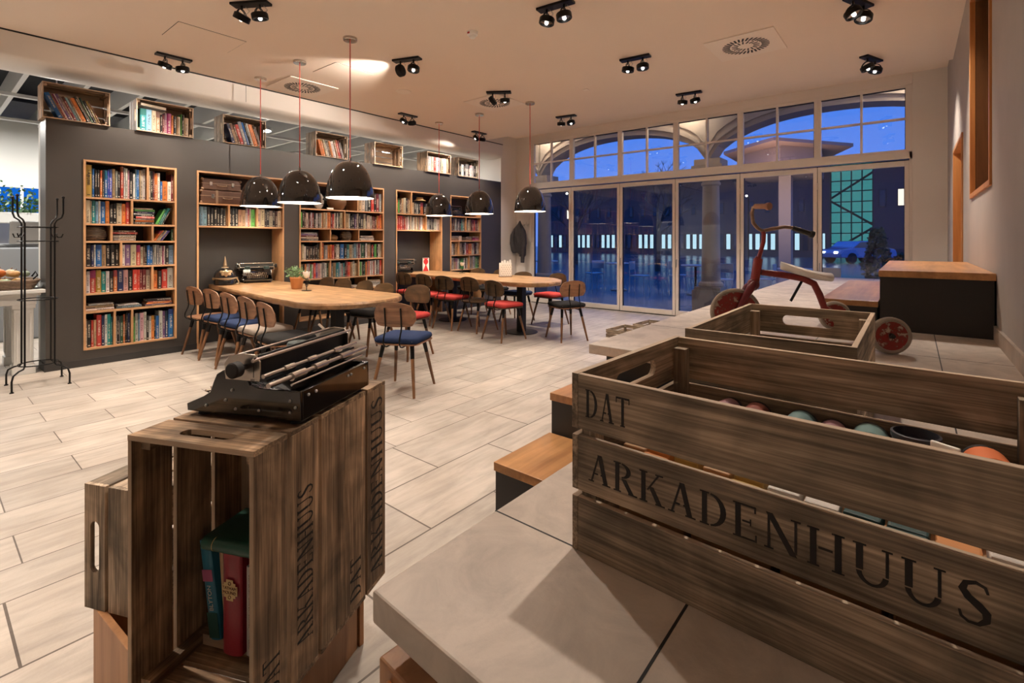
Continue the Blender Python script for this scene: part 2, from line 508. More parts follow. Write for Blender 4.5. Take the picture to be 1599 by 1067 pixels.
def glyph(ch):
    if ch == 'D': return _stem(.06) + _arc(.26, .5, (.46, .5), (.31, .45), -84, 84), .80
    if ch == 'A': return [_diag((.08, 0), (.36, 1), .06), _diag((.58, 0), (.34, 1), .15), _rect(.22, .29, .36, .34), _rect(.46, .29, .56, .34), _rect(0, 0, .2, .04), _rect(.52, 0, .82, .04)], .84
    if ch == 'T': return _stem(.31) + [_rect(.0, .94, .27, 1), _rect(.49, .94, .76, 1), _rect(0, .80, .04, 1), _rect(.72, .80, .76, 1)], .80
    if ch == 'R': return _stem(.06) + _arc(.26, .74, (.34, .26), (.20, .21), -84, 84) + [_diag((.56, 0), (.28, .46), .16), _rect(.52, 0, .82, .04)], .80
    if ch == 'K': return _stem(.06) + [_diag((.24, .42), (.60, 1), .06), _diag((.58, 0), (.30, .54), .16), _rect(.52, .96, .76, 1), _rect(.52, 0, .82, .04)], .82
    if ch == 'E': return _stem(.06) + [_rect(.24, .95, .58, 1), _rect(.24, 0, .58, .05), _rect(.24, .49, .46, .54), _rect(.54, .82, .58, 1), _rect(.56, 0, .60, .2), _rect(.43, .42, .46, .61)], .68
    if ch == 'N': return [_rect(.08, 0, .14, .92), _rect(.70, .08, .76, 1), _diag((.60, 0), (.04, 1), .16), _rect(0, 0, .22, .04), _rect(.62, .96, .84, 1)], .88
    if ch == 'H': return _stem(.06) + _stem(.58) + [_rect(.24, .48, .54, .54)], .84
    if ch == 'U': return [_rect(.06, .34, .20, 1), _rect(.0, .96, .26, 1), _rect(.62, .34, .68, 1), _rect(.55, .96, .75, 1)] + _arc(.37, .33, (.31, .33), (.20, .27), 186, 354), .80
    if ch == 'S':
        P = []
        path = [(.50, .78, .03), (.46, .91, .04), (.32, .97, .05), (.16, .90, .07), (.11, .75, .09), (.20, .60, .10), (.36, .47, .11), (.48, .34, .10), (.48, .18, .08), (.36, .05, .05), (.20, .04, .04), (.09, .12, .04), (.06, .25, .03)]
        nrm = []
        for i in range(len(path)):
            a, c = path[max(0, i - 1)], path[min(len(path) - 1, i + 1)]
            dx, dy = c[0] - a[0], c[1] - a[1]; l = math.hypot(dx, dy); nrm.append((-dy / l, dx / l))
        for i in range(len(path) - 1):
            (x0, y0, w0), (x1, y1, w1) = path[i], path[i + 1]; (n0, m0), (n1, m1) = nrm[i], nrm[i + 1]
            P.append([(x0 - n0 * w0 * .75, y0 - m0 * w0 * .75), (x1 - n1 * w1 * .75, y1 - m1 * w1 * .75), (x1 + n1 * w1 * .75, y1 + m1 * w1 * .75), (x0 + n0 * w0 * .75, y0 + m0 * w0 * .75)])
        return P, .62
    return [], .5
def stencil(word, height, width, x0, z0, yface, parent, name='lettering'):
    """lettering on a face whose outward normal is local -y, running along +x"""
    gl = [glyph(c) for c in word]
    tot = sum(g[1] for g in gl) + .10 * (len(word) - 1)
    kx = width / tot
    mb = MB(); x = 0.0
    T = Matrix(((1, 0, 0), (0, 0, -1), (0, 1, 0)))
    for P, adv in gl:
        for poly in P:
            pl = [(x0 + (x + px) * kx, z0 + pz * height) for px, pz in poly]
            mb.prism(pl, -yface, -yface + 0.0006, T=T)
        x += adv + .10
    o = mb.build(name, M_INK, parent, smooth=0)
    tag(o, 'black stencilled word ' + word, None)
    return o

# ------------------------------------------------------------------ structure
GRP_Y = [1.86, 3.55, 5.14, 6.84]
b = MB().bx(-16, 0.6, YBACK, YW + 0.12, -0.12, 0)
struct(b, 'floor', M_FLOOR, smooth=0)
b = MB().bx(-6.81, XR, YBACK, 7.48, ZC, ZC + 0.22)
struct(b, 'ceiling', M_CEIL, smooth=0)
b = MB().bx(-7.6, XR, 7.48, YW + .1, 3.615, 3.80)
struct(b, 'trim_1', M_CEIL, smooth=0)
# right wall with two wood lined openings
b = MB()
b.bx(XR, XR + .3, YBACK, 3.946, -0.1, 3.8); b.bx(XR, XR + .3, 3.946, 5.217, -0.1, 1.669); b.bx(XR, XR + .3, 3.946, 5.217, 3.22, 3.8)
b.bx(XR, XR + .3, 5.217, 6.028, -0.1, 3.8); b.bx(XR, XR + .3, 6.028, 7.264, 2.33, 3.8); b.bx(XR, XR + .3, 7.264, YW, -0.1, 3.8)
b.bx(XR, XR + .3, 6.028, 7.264, -0.1, 0.80)
struct(b, 'wall_right', M_WALLR, smooth=0)
b = MB().bx(XR + .28, XR + .34, YBACK, YW, -.1, 3.8)
struct(b, 'wall_right_outer', M_DKPANEL, smooth=0)
b = MB().bx(XHALL - .2, XR + .34, YBACK - .2, YBACK, -.1, 4.2)
struct(b, 'wall_rear', M_WHITE, smooth=0)
# skirting of the right wall on the platform
b = MB().bx(XR - 0.014, XR, 0.3, 3.72, ZP, ZP + .078).bx(XR - .014, XR, 5.6, YW - .02, ZP, ZP + .078)
struct(b, 'baseboard_right', M_SKIRT, smooth=0)
# bookcase wall: openings cut for the five shelf units
CASES = [(1.167, 2.023, 0.171), (2.238, 3.323, 0.0), (3.547, 5.008, 0.171), (5.258, 6.321, 0.0), (6.536, 7.40, 0.171)]
ZT = 2.212
WY0, WY1, WZ = 0.874, 8.03, 2.60
b = MB()
y = WY0
XB = XW - 0.335
for (a, c, z0) in CASES:
    b.bx(XB, XW, y, a, 0.0, WZ)
    if z0: b.bx(XB, XW, a, c, 0.0, z0)
    b.bx(XB, XW, a, c, ZT, WZ)
    y = c
b.bx(XB, XW, y, WY1, 0.0, WZ)
struct(b, 'wall_left', M_WALLD, smooth=0)
b = MB()
for (a, c, z0) in CASES: b.bx(XB + .0, XB + .012, a, c, z0, ZT)
struct(b, 'wall_left_back', M_NICHE, smooth=0)
b = MB()
y = WY0 + .0
segs = [(WY0, CASES[1][0]), (CASES[1][1], CASES[3][0]), (CASES[3][1], WY1)]
for (a, c) in segs: b.bx(XW, XW + .012, a, c, 0, .075)
b.bx(XB, XW + .012, WY0 - .012, WY0, 0, .075)
struct(b, 'baseboard_left', M_DARKBASE, smooth=0)
# pier beyond the bookcase wall and the white end wall above it
struct(MB().bx(-7.6, XW - .0, WY1 + .001, YW + .1, 0, 3.8), 'wall_pier', M_WHITE, smooth=0)
struct(MB().bx(XHALL, -7.6, WY1 + .001, WY1 + .2, 0, 4.2), 'wall_hall_end', M_WHITE, smooth=0)
struct(MB().bx(-6.859, -6.46, YW, YW + .1, 0, 3.62), 'wall_far_left', M_WHITE, smooth=0)
b = MB().bx(-0.0, XR, YW, YW + .1, 0, 3.62)
struct(b, 'wall_far_right', M_WHITE, smooth=0)
# bulkhead over the bookcase wall with its rounded underside
prof = [(-6.81, 3.62), (-6.81, 3.17), (-6.83, 3.145), (-6.90, 3.12), (-7.0, 3.105), (-7.12, 3.10), (-7.24, 3.105), (-7.33, 3.12), (-7.40, 3.15), (-7.44, 3.2), (-7.44, 3.62)]
T = Matrix(((1, 0, 0), (0, 0, 1), (0, 1, 0)))
b = MB().prism(prof, -5.0, WY1, T=T)
struct(b, 'trim_2', M_WHITE, smooth=50)
b = MB().bx(-6.813, -6.803, YBACK, 8.03, 3.385, 3.40)
struct(b, 'trim_3', M_SEAL, smooth=0)
b = MB().bx(-6.8105, -6.8085, 2.795, 2.80, 3.17, 3.39)
struct(b, 'trim_4', M_SEAL, smooth=0)
# end post of the wall toward the hall
b = MB().bx(-7.30, -7.20, WY0 - .0, WY0 + .1, 0, 2.6)
struct(b, 'trim_5', M_HALLW, smooth=0)

# ---- window wall: six folding door leaves below, six fixed lights above
YF = YW
xs = [-6.42, -5.42, -4.33, -3.25, -2.18, -1.10, -0.03]
b = MB()
b.bx(-6.42, 0.0, YF - .0, YF + .09, 2.455, 2.555)            # transom
b.bx(-6.42, 0.0, YF + .0, YF + .09, 3.45, 3.62)              # head
b.bx(-6.42, 0.0, YF - .015, YF, 3.47, 3.615)
b.bx(-0.035, 0.0, YF, YF + .09, 0, 3.62)
b.bx(-6.46, -6.42, YF, YF + .09, 0, 3.62)
struct(b, 'trim_6', M_FRAME, smooth=0, bevel=.003)
for i in range(6):
    x0, x1 = xs[i], xs[i + 1]
    # upper window
    f = MB()
    f.bx(x0, x0 + .045, YF, YF + .07, 2.555, 3.45); f.bx(x1 - .045, x1, YF, YF + .07, 2.555, 3.45)
    f.bx(x0 + .045, x1 - .045, YF, YF + .07, 2.555, 2.585); f.bx(x0 + .045, x1 - .045, YF, YF + .07, 3.425, 3.45)
    wo = struct(f, 'window_%d' % (i + 1), M_FRAME, smooth=0, bevel=.002)
    mu = MB(); xm = (x0 + x1) / 2
    mu.bx(xm - .014, xm + .014, YF - .004, YF + .05, 2.585, 3.425); mu.bx(x0 + .045, x1 - .045, YF - .003, YF + .049, 2.99, 3.018)
    mu.build('muntin', M_FRAME, wo, smooth=0)
    g = MB(); g.v = [(x0 + .045, YF + .045, 2.585), (x1 - .045, YF + .045, 2.585), (x1 - .045, YF + .045, 3.425), (x0 + .045, YF + .045, 3.425)]; g.f = [(0, 1, 2, 3)]; g.mi = [0]
    g.build('glass_pane', M_GLASS, wo, smooth=0)
    s_ = MB()
    s_.bx(x0 + .045, x1 - .045, YF + .02, YF + .06, 3.415, 3.425)
    s_.bx(x1 - .052, x1 - .045, YF + .02, YF + .06, 2.585, 3.425)
    s_.build('window_gasket', M_SEAL, wo, smooth=0)
    # door leaf
    f = MB(); st = .055
    f.bx(x0 + .004, x0 + st, YF - .01, YF + .06, 0.012, 2.43); f.bx(x1 - st, x1 - .004, YF - .01, YF + .06, 0.012, 2.43)
    f.bx(x0 + st, x1 - st, YF - .01, YF + .06, 0.012, .10); f.bx(x0 + st, x1 - st, YF - .01, YF + .06, 2.355, 2.43)
    do = struct(f, 'door_%d' % (i + 1), M_FRAME, smooth=0, bevel=.003)
    g = MB(); g.v = [(x0 + st, YF + .03, .10), (x1 - st, YF + .03, .10), (x1 - st, YF + .03, 2.355), (x0 + st, YF + .03, 2.355)]; g.f = [(0, 1, 2, 3)]; g.mi = [0]
    g.build('glass_pane', M_GLASS, do, smooth=0)
    s_ = MB()
    s_.bx(x0 + .0, x0 + .004, YF - .004, YF + .05, 0.0, 2.44); s_.bx(x0, x1, YF + .0, YF + .05, 2.432, 2.44)
    s_.bx(x0 + st, x0 + st + .006, YF + .01, YF + .05, .10, 2.355); s_.bx(x1 - st - .006, x1 - st, YF + .01, YF + .05, .10, 2.355)
    s_.build('door_gasket', M_SEAL, do, smooth=0)
    h = MB()
    for z in (.35, 1.25, 2.15):
        h.tube([(x0 + .002, YF - .02, z - .05), (x0 + .002, YF - .02, z + .05)], .009, 8)
    h.build('hinge', M_FRAME, do)
    if i in (2, 3, 5):
        h = MB(); h.tube([(x0 + .03, YF - .02, 1.0), (x0 + .03, YF - .05, 1.0), (x0 + .03, YF - .05, .87)], .008, 8)
        h.build('handle', M_STEEL, do)
b = MB().bx(-6.42, 0, YF - .03, YF + .1, -.0, .012)
struct(b, 'trim_7', M_SEAL, smooth=0)

# ---- platform with cantilevered stone cap and its dark base
ST = .05
b = MB()
TW = .30
def slab(b, poly): b.prism(poly, ZP - ST, ZP)
slab(b, [(-.650, .453), (XR, .453 - .05), (XR, 2.248), (-.650, 2.248)])
slab(b, [(-1.316, 2.248), (XR, 2.248), (XR, YW - .02), (-1.316, YW - .02)])
po = struct(b, 'floor_platform', M_STONE, smooth=0, bevel=.004)
b = MB()
for (xa, ya, xb_, yb_) in [(-.65, .9025 * .8242 + .0, XR, None), (-.65, 1.55, XR, None), (-1.316, 3.0, XR, None), (-1.316, 3.95, XR, None), (-1.316, 5.1, XR, None), (-1.316, 6.4, XR, None)]:
    b.bx(xa, XR - .015, ya * 1.0 - .0018, ya * 1.0 + .0018, ZP - .0003, ZP + .0004)
b.bx(-.2625, -.2585, .43, .743, ZP - .0003, ZP + .0004); b.bx(.094, .098, 1.55, 3.72, ZP - .0003, ZP + .0004)
b.bx(-.41, -.407, 3.0, YW - .03, ZP - .0003, ZP + .0004); b.bx(-.86, -.857, 2.3, 3.95, ZP - .0003, ZP + .0004)
b.build('joint', M_SEAL, po, smooth=0)
b = MB().bx(-.56, XR, .66, 2.29, 0, ZP - ST).bx(-1.25, XR, 2.32, YW - .05, 0, ZP - ST)
struct(b, 'wall_platform_base', M_BLOCK, smooth=0)

# steps up to the platform
def block(name, x0, x1, y0, y1, z0, z1, top, label, cat):
    t = thing(name, label, cat, ((x0 + x1) / 2, (y0 + y1) / 2, z0))
    dx, dy = (x1 - x0) / 2, (y1 - y0) / 2
    MB().bx(-dx + .006, dx - .006, -dy + .006, dy - .006, 0, z1 - z0 - top).build('body', M_BLOCK, t, smooth=0)
    MB().bx(-dx, dx, -dy, dy, z1 - z0 - top, z1 - z0).build('wooden_top', M_STEP, t, smooth=0, bevel=.002)
    return t
block('sitting_step', -1.311, -.565, 1.489, 1.884, 0, .454, .035, 'lower dark step with an oak top next to the near stone corner', 'step')
block('sitting_step', -1.311, -.565, 1.886, 2.24, 0, .638, .035, 'taller dark step with an oak top behind the lettered crate', 'step')
block('display_block', -.16, XR - .003, 3.72, 5.55, ZP, 1.167, .04, 'high black block with an oak top against the grey right wall', 'bench')
block('display_block', -.46, -.162, 3.72, 5.55, ZP, .975, .035, 'low black block with a pinkish oak top behind the red tricycle', 'bench')

# bare dark gap under near stone and drawer box below it
t = thing('wooden_drawer_box', 'oak box under the front edge of the near stone corner', 'box', (-.40, .60, 0), math.radians(-4))
MB().bx(-.235, .50, -.155, -.045, 0, .70).build('body', M_PLY, t, smooth=0, bevel=.004)
MB().bx(-.205, .46, -.166, -.1555, .06, .685).build('front_panel', M_OPEN, t, smooth=0, bevel=.003)

# wood lined openings on the right wall
fr = MB(); fw = .035
Y0, Y1, Z0, Z1 = 3.946, 5.217, 1.669, 3.22
fr.bx(XR - .012, XR + .02, Y0 - .0, Y0 + fw, Z0, Z1); fr.bx(XR - .012, XR + .02, Y1 - fw, Y1, Z0, Z1)
fr.bx(XR - .012, XR + .02, Y0 + fw, Y1 - fw, Z0, Z0 + fw); fr.bx(XR - .012, XR + .02, Y0 + fw, Y1 - fw, Z1 - fw, Z1)
wo = struct(fr, 'window_7', M_OPEN, smooth=0, bevel=.002)
fr = MB().bx(XR + .0205, XR + .26, Y0, Y0 + fw, Z0, Z1).bx(XR + .0205, XR + .26, Y1 - fw, Y1, Z0, Z1)
fr.bx(XR + .0205, XR + .26, Y0 + fw, Y1 - fw, Z0, Z0 + fw).bx(XR + .0205, XR + .26, Y0 + fw, Y1 - fw, Z1 - fw, Z1)
fr.build('lining', M_DKPANEL, wo, smooth=0)
MB().bx(XR + .22, XR + .26, Y0 + fw, Y1 - fw, Z0 + fw, Z1 - fw).build('panel', M_DKPANEL, wo, smooth=0)
t = thing('wall_control', 'white control unit hanging inside the wood lined wall opening', 'thermostat', (XR + .20, 4.32, 1.80))
MB().bx(-.02, .02, -.07, .07, 0, .28).build('housing', M_WHITE, t, smooth=0, bevel=.004)
MB().bx(-.024, -.02, -.035, .035, .15, .22).build('display', M_SEAL, t, smooth=0)
fr = MB(); Y0, Y1, Z0, Z1 = 6.028, 7.264, .80, 2.33
fr.bx(XR - .012, XR + .26, Y0, Y0 + fw, Z0, Z1); fr.bx(XR - .012, XR + .26, Y1 - fw, Y1, Z0, Z1)
fr.bx(XR - .012, XR + .26, Y0 + fw, Y1 - fw, Z1 - fw, Z1)
wo = struct(fr, 'window_8', M_OPEN, smooth=0, bevel=.002)
MB().bx(XR + .22, XR + .26, Y0 + fw, Y1 - fw, Z0, Z1 - fw).build('panel', M_OPEN, wo, smooth=0)

#@@PART2
# ------------------------------------------------------------------ crates
def crate(label, L, W, H, loc, R=None, rz=0.0, mats=None, text=None, nb=4, hand=True, group=None, th=.012, nside=3, open_bottom=False):
    """open crate: long sides of three slats (along x), ends of boards with a hand hole, corner posts"""
    mats = mats or crw
    t = thing('wooden_crate', label, 'crate', loc, rz, group, R)
    sh = (H - .012 * (nside - 1)) / nside
    for sy in (-1, 1):
        for k in range(nside):
            z0 = k * (sh + .012)
            MB().bx(-L / 2 + th, L / 2 - th, sy * W / 2, sy * (W / 2 - th), z0, z0 + sh).build('side_slat', mats['x'], t, smooth=0, bevel=.0015)
    for sx in (-1, 1):
        for k in range(nside):
            z0 = k * (sh + .012)
            m = MB()
            xa, xb = sx * L / 2, sx * (L / 2 - th)
            if k == nside - 1 and hand:
                hw, hh = W * .16, .017
                zc = z0 + sh * .5
                # board with a rounded hand hole, built as a ring of quads
                n = 8
                ring = []
                for q in range(4 * n):
                    a = 2 * PI * (q + .5) / (4 * n)
                    cx = hw if math.cos(a) > 0 else -hw
                    ring.append((cx + hh * math.cos(a), zc + hh * math.sin(a)))
                def outer(p):
                    y_, z_ = p
                    dy, dz = y_, z_ - zc
                    k1 = min((W / 2) / abs(dy) if abs(dy) > 1e-6 else 1e9, (sh / 2) / abs(dz) if abs(dz) > 1e-6 else 1e9)
                    return (dy * k1, zc + dz * k1)
                out_ = [outer(p) for p in ring]
                # insert exact corners by snapping the nearest points
                for cy_, cz_ in ((W / 2, zc + sh / 2), (-W / 2, zc + sh / 2), (-W / 2, zc - sh / 2), (W / 2, zc - sh / 2)):
                    j = min(range(len(out_)), key=lambda q: (out_[q][0] - cy_) ** 2 + (out_[q][1] - cz_) ** 2)
                    out_[j] = (cy_, cz_)
                nn = len(ring)
                vs_ = [(xa, p[0], p[1]) for p in ring] + [(xa, p[0], p[1]) for p in out_] + [(xb, p[0], p[1]) for p in ring] + [(xb, p[0], p[1]) for p in out_]
                fs_ = []
                for q in range(nn):
                    r_ = (q + 1) % nn
                    fs_ += [(q, r_, nn + r_, nn + q), (2 * nn + q, 3 * nn + q, 3 * nn + r_, 2 * nn + r_), (q, 2 * nn + q, 2 * nn + r_, r_), (nn + q, nn + r_, 3 * nn + r_, 3 * nn + q)]
                if sx < 0: fs_ = [tuple(reversed(f)) for f in fs_]
                m.add(vs_, fs_)
                m.build('end_board', mats['y'], t, smooth=0)
            else:
                m.bx(xa, xb, -W / 2, W / 2, z0, z0 + sh)
                m.build('end_board', mats['y'], t, smooth=0, bevel=.0015)
    p = .028
    for sx in (-1, 1):
        for sy in (-1, 1):
            x_, y_ = sx * (L / 2 - th - .0005), sy * (W / 2 - th - .0005)
            MB().bx(x_, x_ - sx * p, y_, y_ - sy * p, .012, H - .022).build('corner_post', mats['z'], t, smooth=0, bevel=.001)
    bw = (W - 2 * th - .014 * (nb - 1)) / nb
    for k in range(nb):
        y0 = -W / 2 + th + k * (bw + .014)
        MB().bx(-L / 2 + th, L / 2 - th, y0, y0 + bw, 0.0, .010).build('bottom_slat', mats['x'], t, smooth=0)
    if text:
        for (word, row, x0f, wf, hf) in text:
            z0 = row * (sh + .012)
            stencil(word, sh * hf, L * wf, -L / 2 + L * x0f, z0 + sh * (1 - hf) / 2, -W / 2, t)
    return t

# large crate with the chalk tubs, long side toward the camera
BL, BW, BH = .625, .445, .31
ax = math.radians(-2.0)
c0 = Vector((-.466, .739)); ux = Vector((math.cos(ax), math.sin(ax))); uy = Vector((-ux.y, ux.x))
cc = c0 + ux * BL / 2 + uy * BW / 2
big = crate('large weathered grey crate lettered DAT ARKADENHUUS standing on the near stone', BL, BW, BH, (cc.x, cc.y, ZP), rz=ax, mats=crg,
            text=[('DAT', 2, .045, .135, .50), ('ARKADENHUUS', 1, .055, .80, .50)], nb=5)
BIGC, BIGA = cc, ax
L2, W2 = .66, .375
c1 = Vector((-.468, 1.30)); a2 = math.radians(-1.0)
c2 = c1 + Vector((W2 / 2, L2 / 2))
crate('empty grey crate with a hand hole in front of the red tricycle', L2, W2, BH, (c2.x, c2.y, ZP), rz=PI / 2, mats=crg, nb=4)

# upright crates at the left: long axis vertical, opening toward the viewer
UA = math.radians(114.3)
u = Vector((math.cos(UA), math.sin(UA), 0)); up = Vector((0, 0, 1))
def upright(label, front_left, width, depth, zb, Lh, text, mats=crw, nside=3):
    lx = up; lz = -u; ly = lz.cross(lx)        # -ly is the lettered side
    R = Matrix((lx, ly, lz)).transposed()
    wdir = -ly
    c = Vector((front_left[0], front_left[1], zb)) + wdir * (width / 2) + u * depth + up * (Lh / 2)
    return crate(label, Lh, width, depth, c, R=R, mats=mats, text=text, nb=3, nside=nside), R, wdir, c
AFL = (-1.418, .320)
ZCR = .271
txt = [('DAT', 2, .085, .15, .50), ('ARKADENHUUS', 1, .135, .62, .55)]
cA, RA, WD, cAc = upright('upright brown crate with four books inside, open side to the viewer', AFL, .354, .334, ZCR, .624, txt)
d2 = .3345
BFL = (AFL[0] + u.x * d2, AFL[1] + u.y * d2)
cB, _, _, _ = upright('upright brown crate directly behind the one with books, under the typewriter', BFL, .354, .222, ZCR, .624, [('DAT', 1, .06, .20, .50), ('ARKADENHUUS', 0, .06, .88, .62)], nside=2)
# third crate lying on its long side at the far left
lz = -WD; lx = u; ly = lz.cross(lx)
RC = Matrix((lx, ly, lz)).transposed()
cfl = Vector((-1.887, .324, 0))
LC, WC, HC = .50, .363, .262
cpos = cfl + WD * (HC) + u * (LC / 2) + up * (ZCR + WC / 2)
crate('brown crate lying on its side with a vertical hand hole, left of the upright one', LC, WC, HC, cpos, R=RC, mats=crg, nb=3)
# open frame bench under the three crates
t = thing('frame_bench', 'open plywood bench frame carrying the three crates at the left', 'bench', (0, 0, 0))
def panel(p, q, z0=0, z1=ZCR, th=.018):
    p, q = Vector(p), Vector(q); d = q - p; l = d.length; c = (p + q) / 2
    MB().box((c.x, c.y, (z0 + z1) / 2), (l, th, z1 - z0), rz=math.atan2(d.y, d.x)).build('side_panel', M_PLY, t, smooth=0, bevel=.002)
panel((-1.872, .350), (-1.20, .40), z1=ZCR - .001)
panel((-1.66, .92), (-1.42, .95), z1=ZCR - .001)
panel((-1.868, .372), (-1.672, .91), z1=ZCR - .001)
panel((-1.21, .42), (-1.43, .93), z1=ZCR - .001)

# wall-top crates
WCR = [  # front px left, right, label, books, mode
    (64, 172), (213, 302), (348, 415), (493, 543), (585, 629), (667, 704), (716, 747)]
WLAB = ['brown crate of leaning books at the near end of the dark wall top',
        'brown crate of upright books second from the near end of the wall top',
        'grey slatted crate of leaning books above the two suitcases',
        'grey slatted crate of orange books above the middle bookcase',
        'empty crate with a slatted bottom on the dark wall top',
        'brightly lit crate of pale books on the dark wall top',
        'shaded crate of dark books nearest the windows on the wall top']
XC = XW + .03
lx = Vector((0, 1, 0)); lz = Vector((1, 0, 0)); ly = lz.cross(lx)
RW = Matrix((lx, ly, lz)).transposed()
crate_box = []
for i, (pa, pb) in enumerate(WCR):
    ya, yb = wy(pa, XC), wy(pb, XC)
    if i == 0: ya = max(ya, WY0 - .03)
    L_, W_, H_ = yb - ya, .365, .285
    crate(WLAB[i], L_, W_, H_, (XC - H_, (ya + yb) / 2, WZ + W_ / 2 + .0005), R=RW, mats=(crw if i in (0, 1, 4, 5) else crg), nb=3 if i != 4 else 4, th=.010)
    crate_box.append((ya + .011, yb - .011, WZ + .011, WZ + W_ - .011))
# low crates on the floor behind the platform
for i, (xa, ya) in enumerate([(-3.12, 6.38), (-3.02, 7.02)]):
    crate(['low slatted crate on the floor left of the platform, nearer one', 'low slatted crate on the floor by the window doors'][i], .52, .36, .11, (xa, ya, 0), rz=PI / 2 - .05, mats=crg, nb=3, nside=2, hand=False)

# ------------------------------------------------------------------ book shelves
ZR = [1.815, 1.53, 1.34, 1.06, .776, .58, .188]
BT = .020
def bookcase(i, label, div, shelves, full=False):
    y0, y1, z0 = CASES[i]
    t = thing('built_in_bookcase', label, 'bookcase', (XW, (y0 + y1) / 2, 0))
    yc = (y0 + y1) / 2
    xa, xb = -.318, .012
    MB().bx(xa, xb, y0 - yc, y0 - yc + BT, z0, ZT).build('side_board', M_SHELFZ, t, smooth=0)
    MB().bx(xa, xb, y1 - yc - BT, y1 - yc, z0, ZT).build('side_board', M_SHELFZ, t, smooth=0)
    MB().bx(xa, xb, y0 - yc + BT, y1 - yc - BT, ZT - BT, ZT).build('top_board', M_SHELF, t, smooth=0)
    for z in shelves:
        MB().bx(xa, xb - .002, y0 - yc + BT, y1 - yc - BT, z - BT, z).build('shelf', M_SHELF, t, smooth=0)
    for (y, za, zb) in div:
        MB().bx(xa, xb - .002, y - yc - BT / 2, y - yc + BT / 2, za, zb).build('divider', M_SHELFZ, t, smooth=0)
    return t
def D(px): return wy(px, XW)
rows7 = [(ZR[i], (ZT if i == 0 else ZR[i - 1]) - BT) for i in range(7)]
def top(i): return rows7[i]
bookcase(0, 'tall oak bookcase nearest the coat rack, seven rows of books', [(D(230.6), *top(0)), (D(206), *top(1)), (D(174), *top(2)), (D(238), *top(2)), (D(189), *top(3)), (D(237.8), *top(4)), (D(179), *top(6)), (D(206.3), *top(6))], ZR)
bookcase(1, 'oak niche with suitcases above and the long table end inside', [(D(357.5), *top(1)), (D(401.5), *top(1))], ZR[:2])
bookcase(2, 'wide oak bookcase in the middle behind the long table', [(D(558.3), *top(0)), (D(538), *top(1)), (D(515.6), *top(2)), (D(559.8), *top(2)), (D(501.3), *top(3)), (D(515.6), *top(4)), (D(559.8), *top(4)), (D(545), *top(5)), (D(572), *top(5))], ZR)
bookcase(3, 'oak niche with the red hourglass box and a typewriter below', [(D(642.6), *top(0)), (D(665.5), *top(1))], ZR[:2])
bookcase(4, 'narrow oak bookcase nearest the window doors', [(D(727.5), *top(1)), (D(717), *top(3)), (D(732.5), *top(4))], ZR[:6])

# ------------------------------------------------------------------ books
PAL = {'w': ((.66, .64, .60), 'white'), 'c': ((.58, .49, .36), 'cream'), 'k': ((.016, .014, .014), 'black'), 'g': ((.23, .23, .23), 'grey'),
       'b': ((.02, .14, .42), 'blue'), 'n': ((.018, .03, .10), 'navy'), 't': ((.02, .26, .27), 'teal'), 's': ((.22, .38, .50), 'pale blue'),
       'r': ((.52, .05, .035), 'red'), 'm': ((.20, .03, .035), 'maroon'), 'o': ((.70, .22, .05), 'orange'), 'y': ((.42, .26, .05), 'ochre'),
       'G': ((.10, .36, .08), 'green'), 'd': ((.02, .09, .045), 'dark green'), 'p': ((.18, .10, .24), 'purple'), 'i': ((.62, .34, .36), 'pink'),
       'B': ((.12, .055, .03), 'brown'), 'T': ((.44, .28, .16), 'tan'), 'V': ((.05, .07, .45), 'violet blue'), 'M': ((.40, .03, .16), 'magenta')}
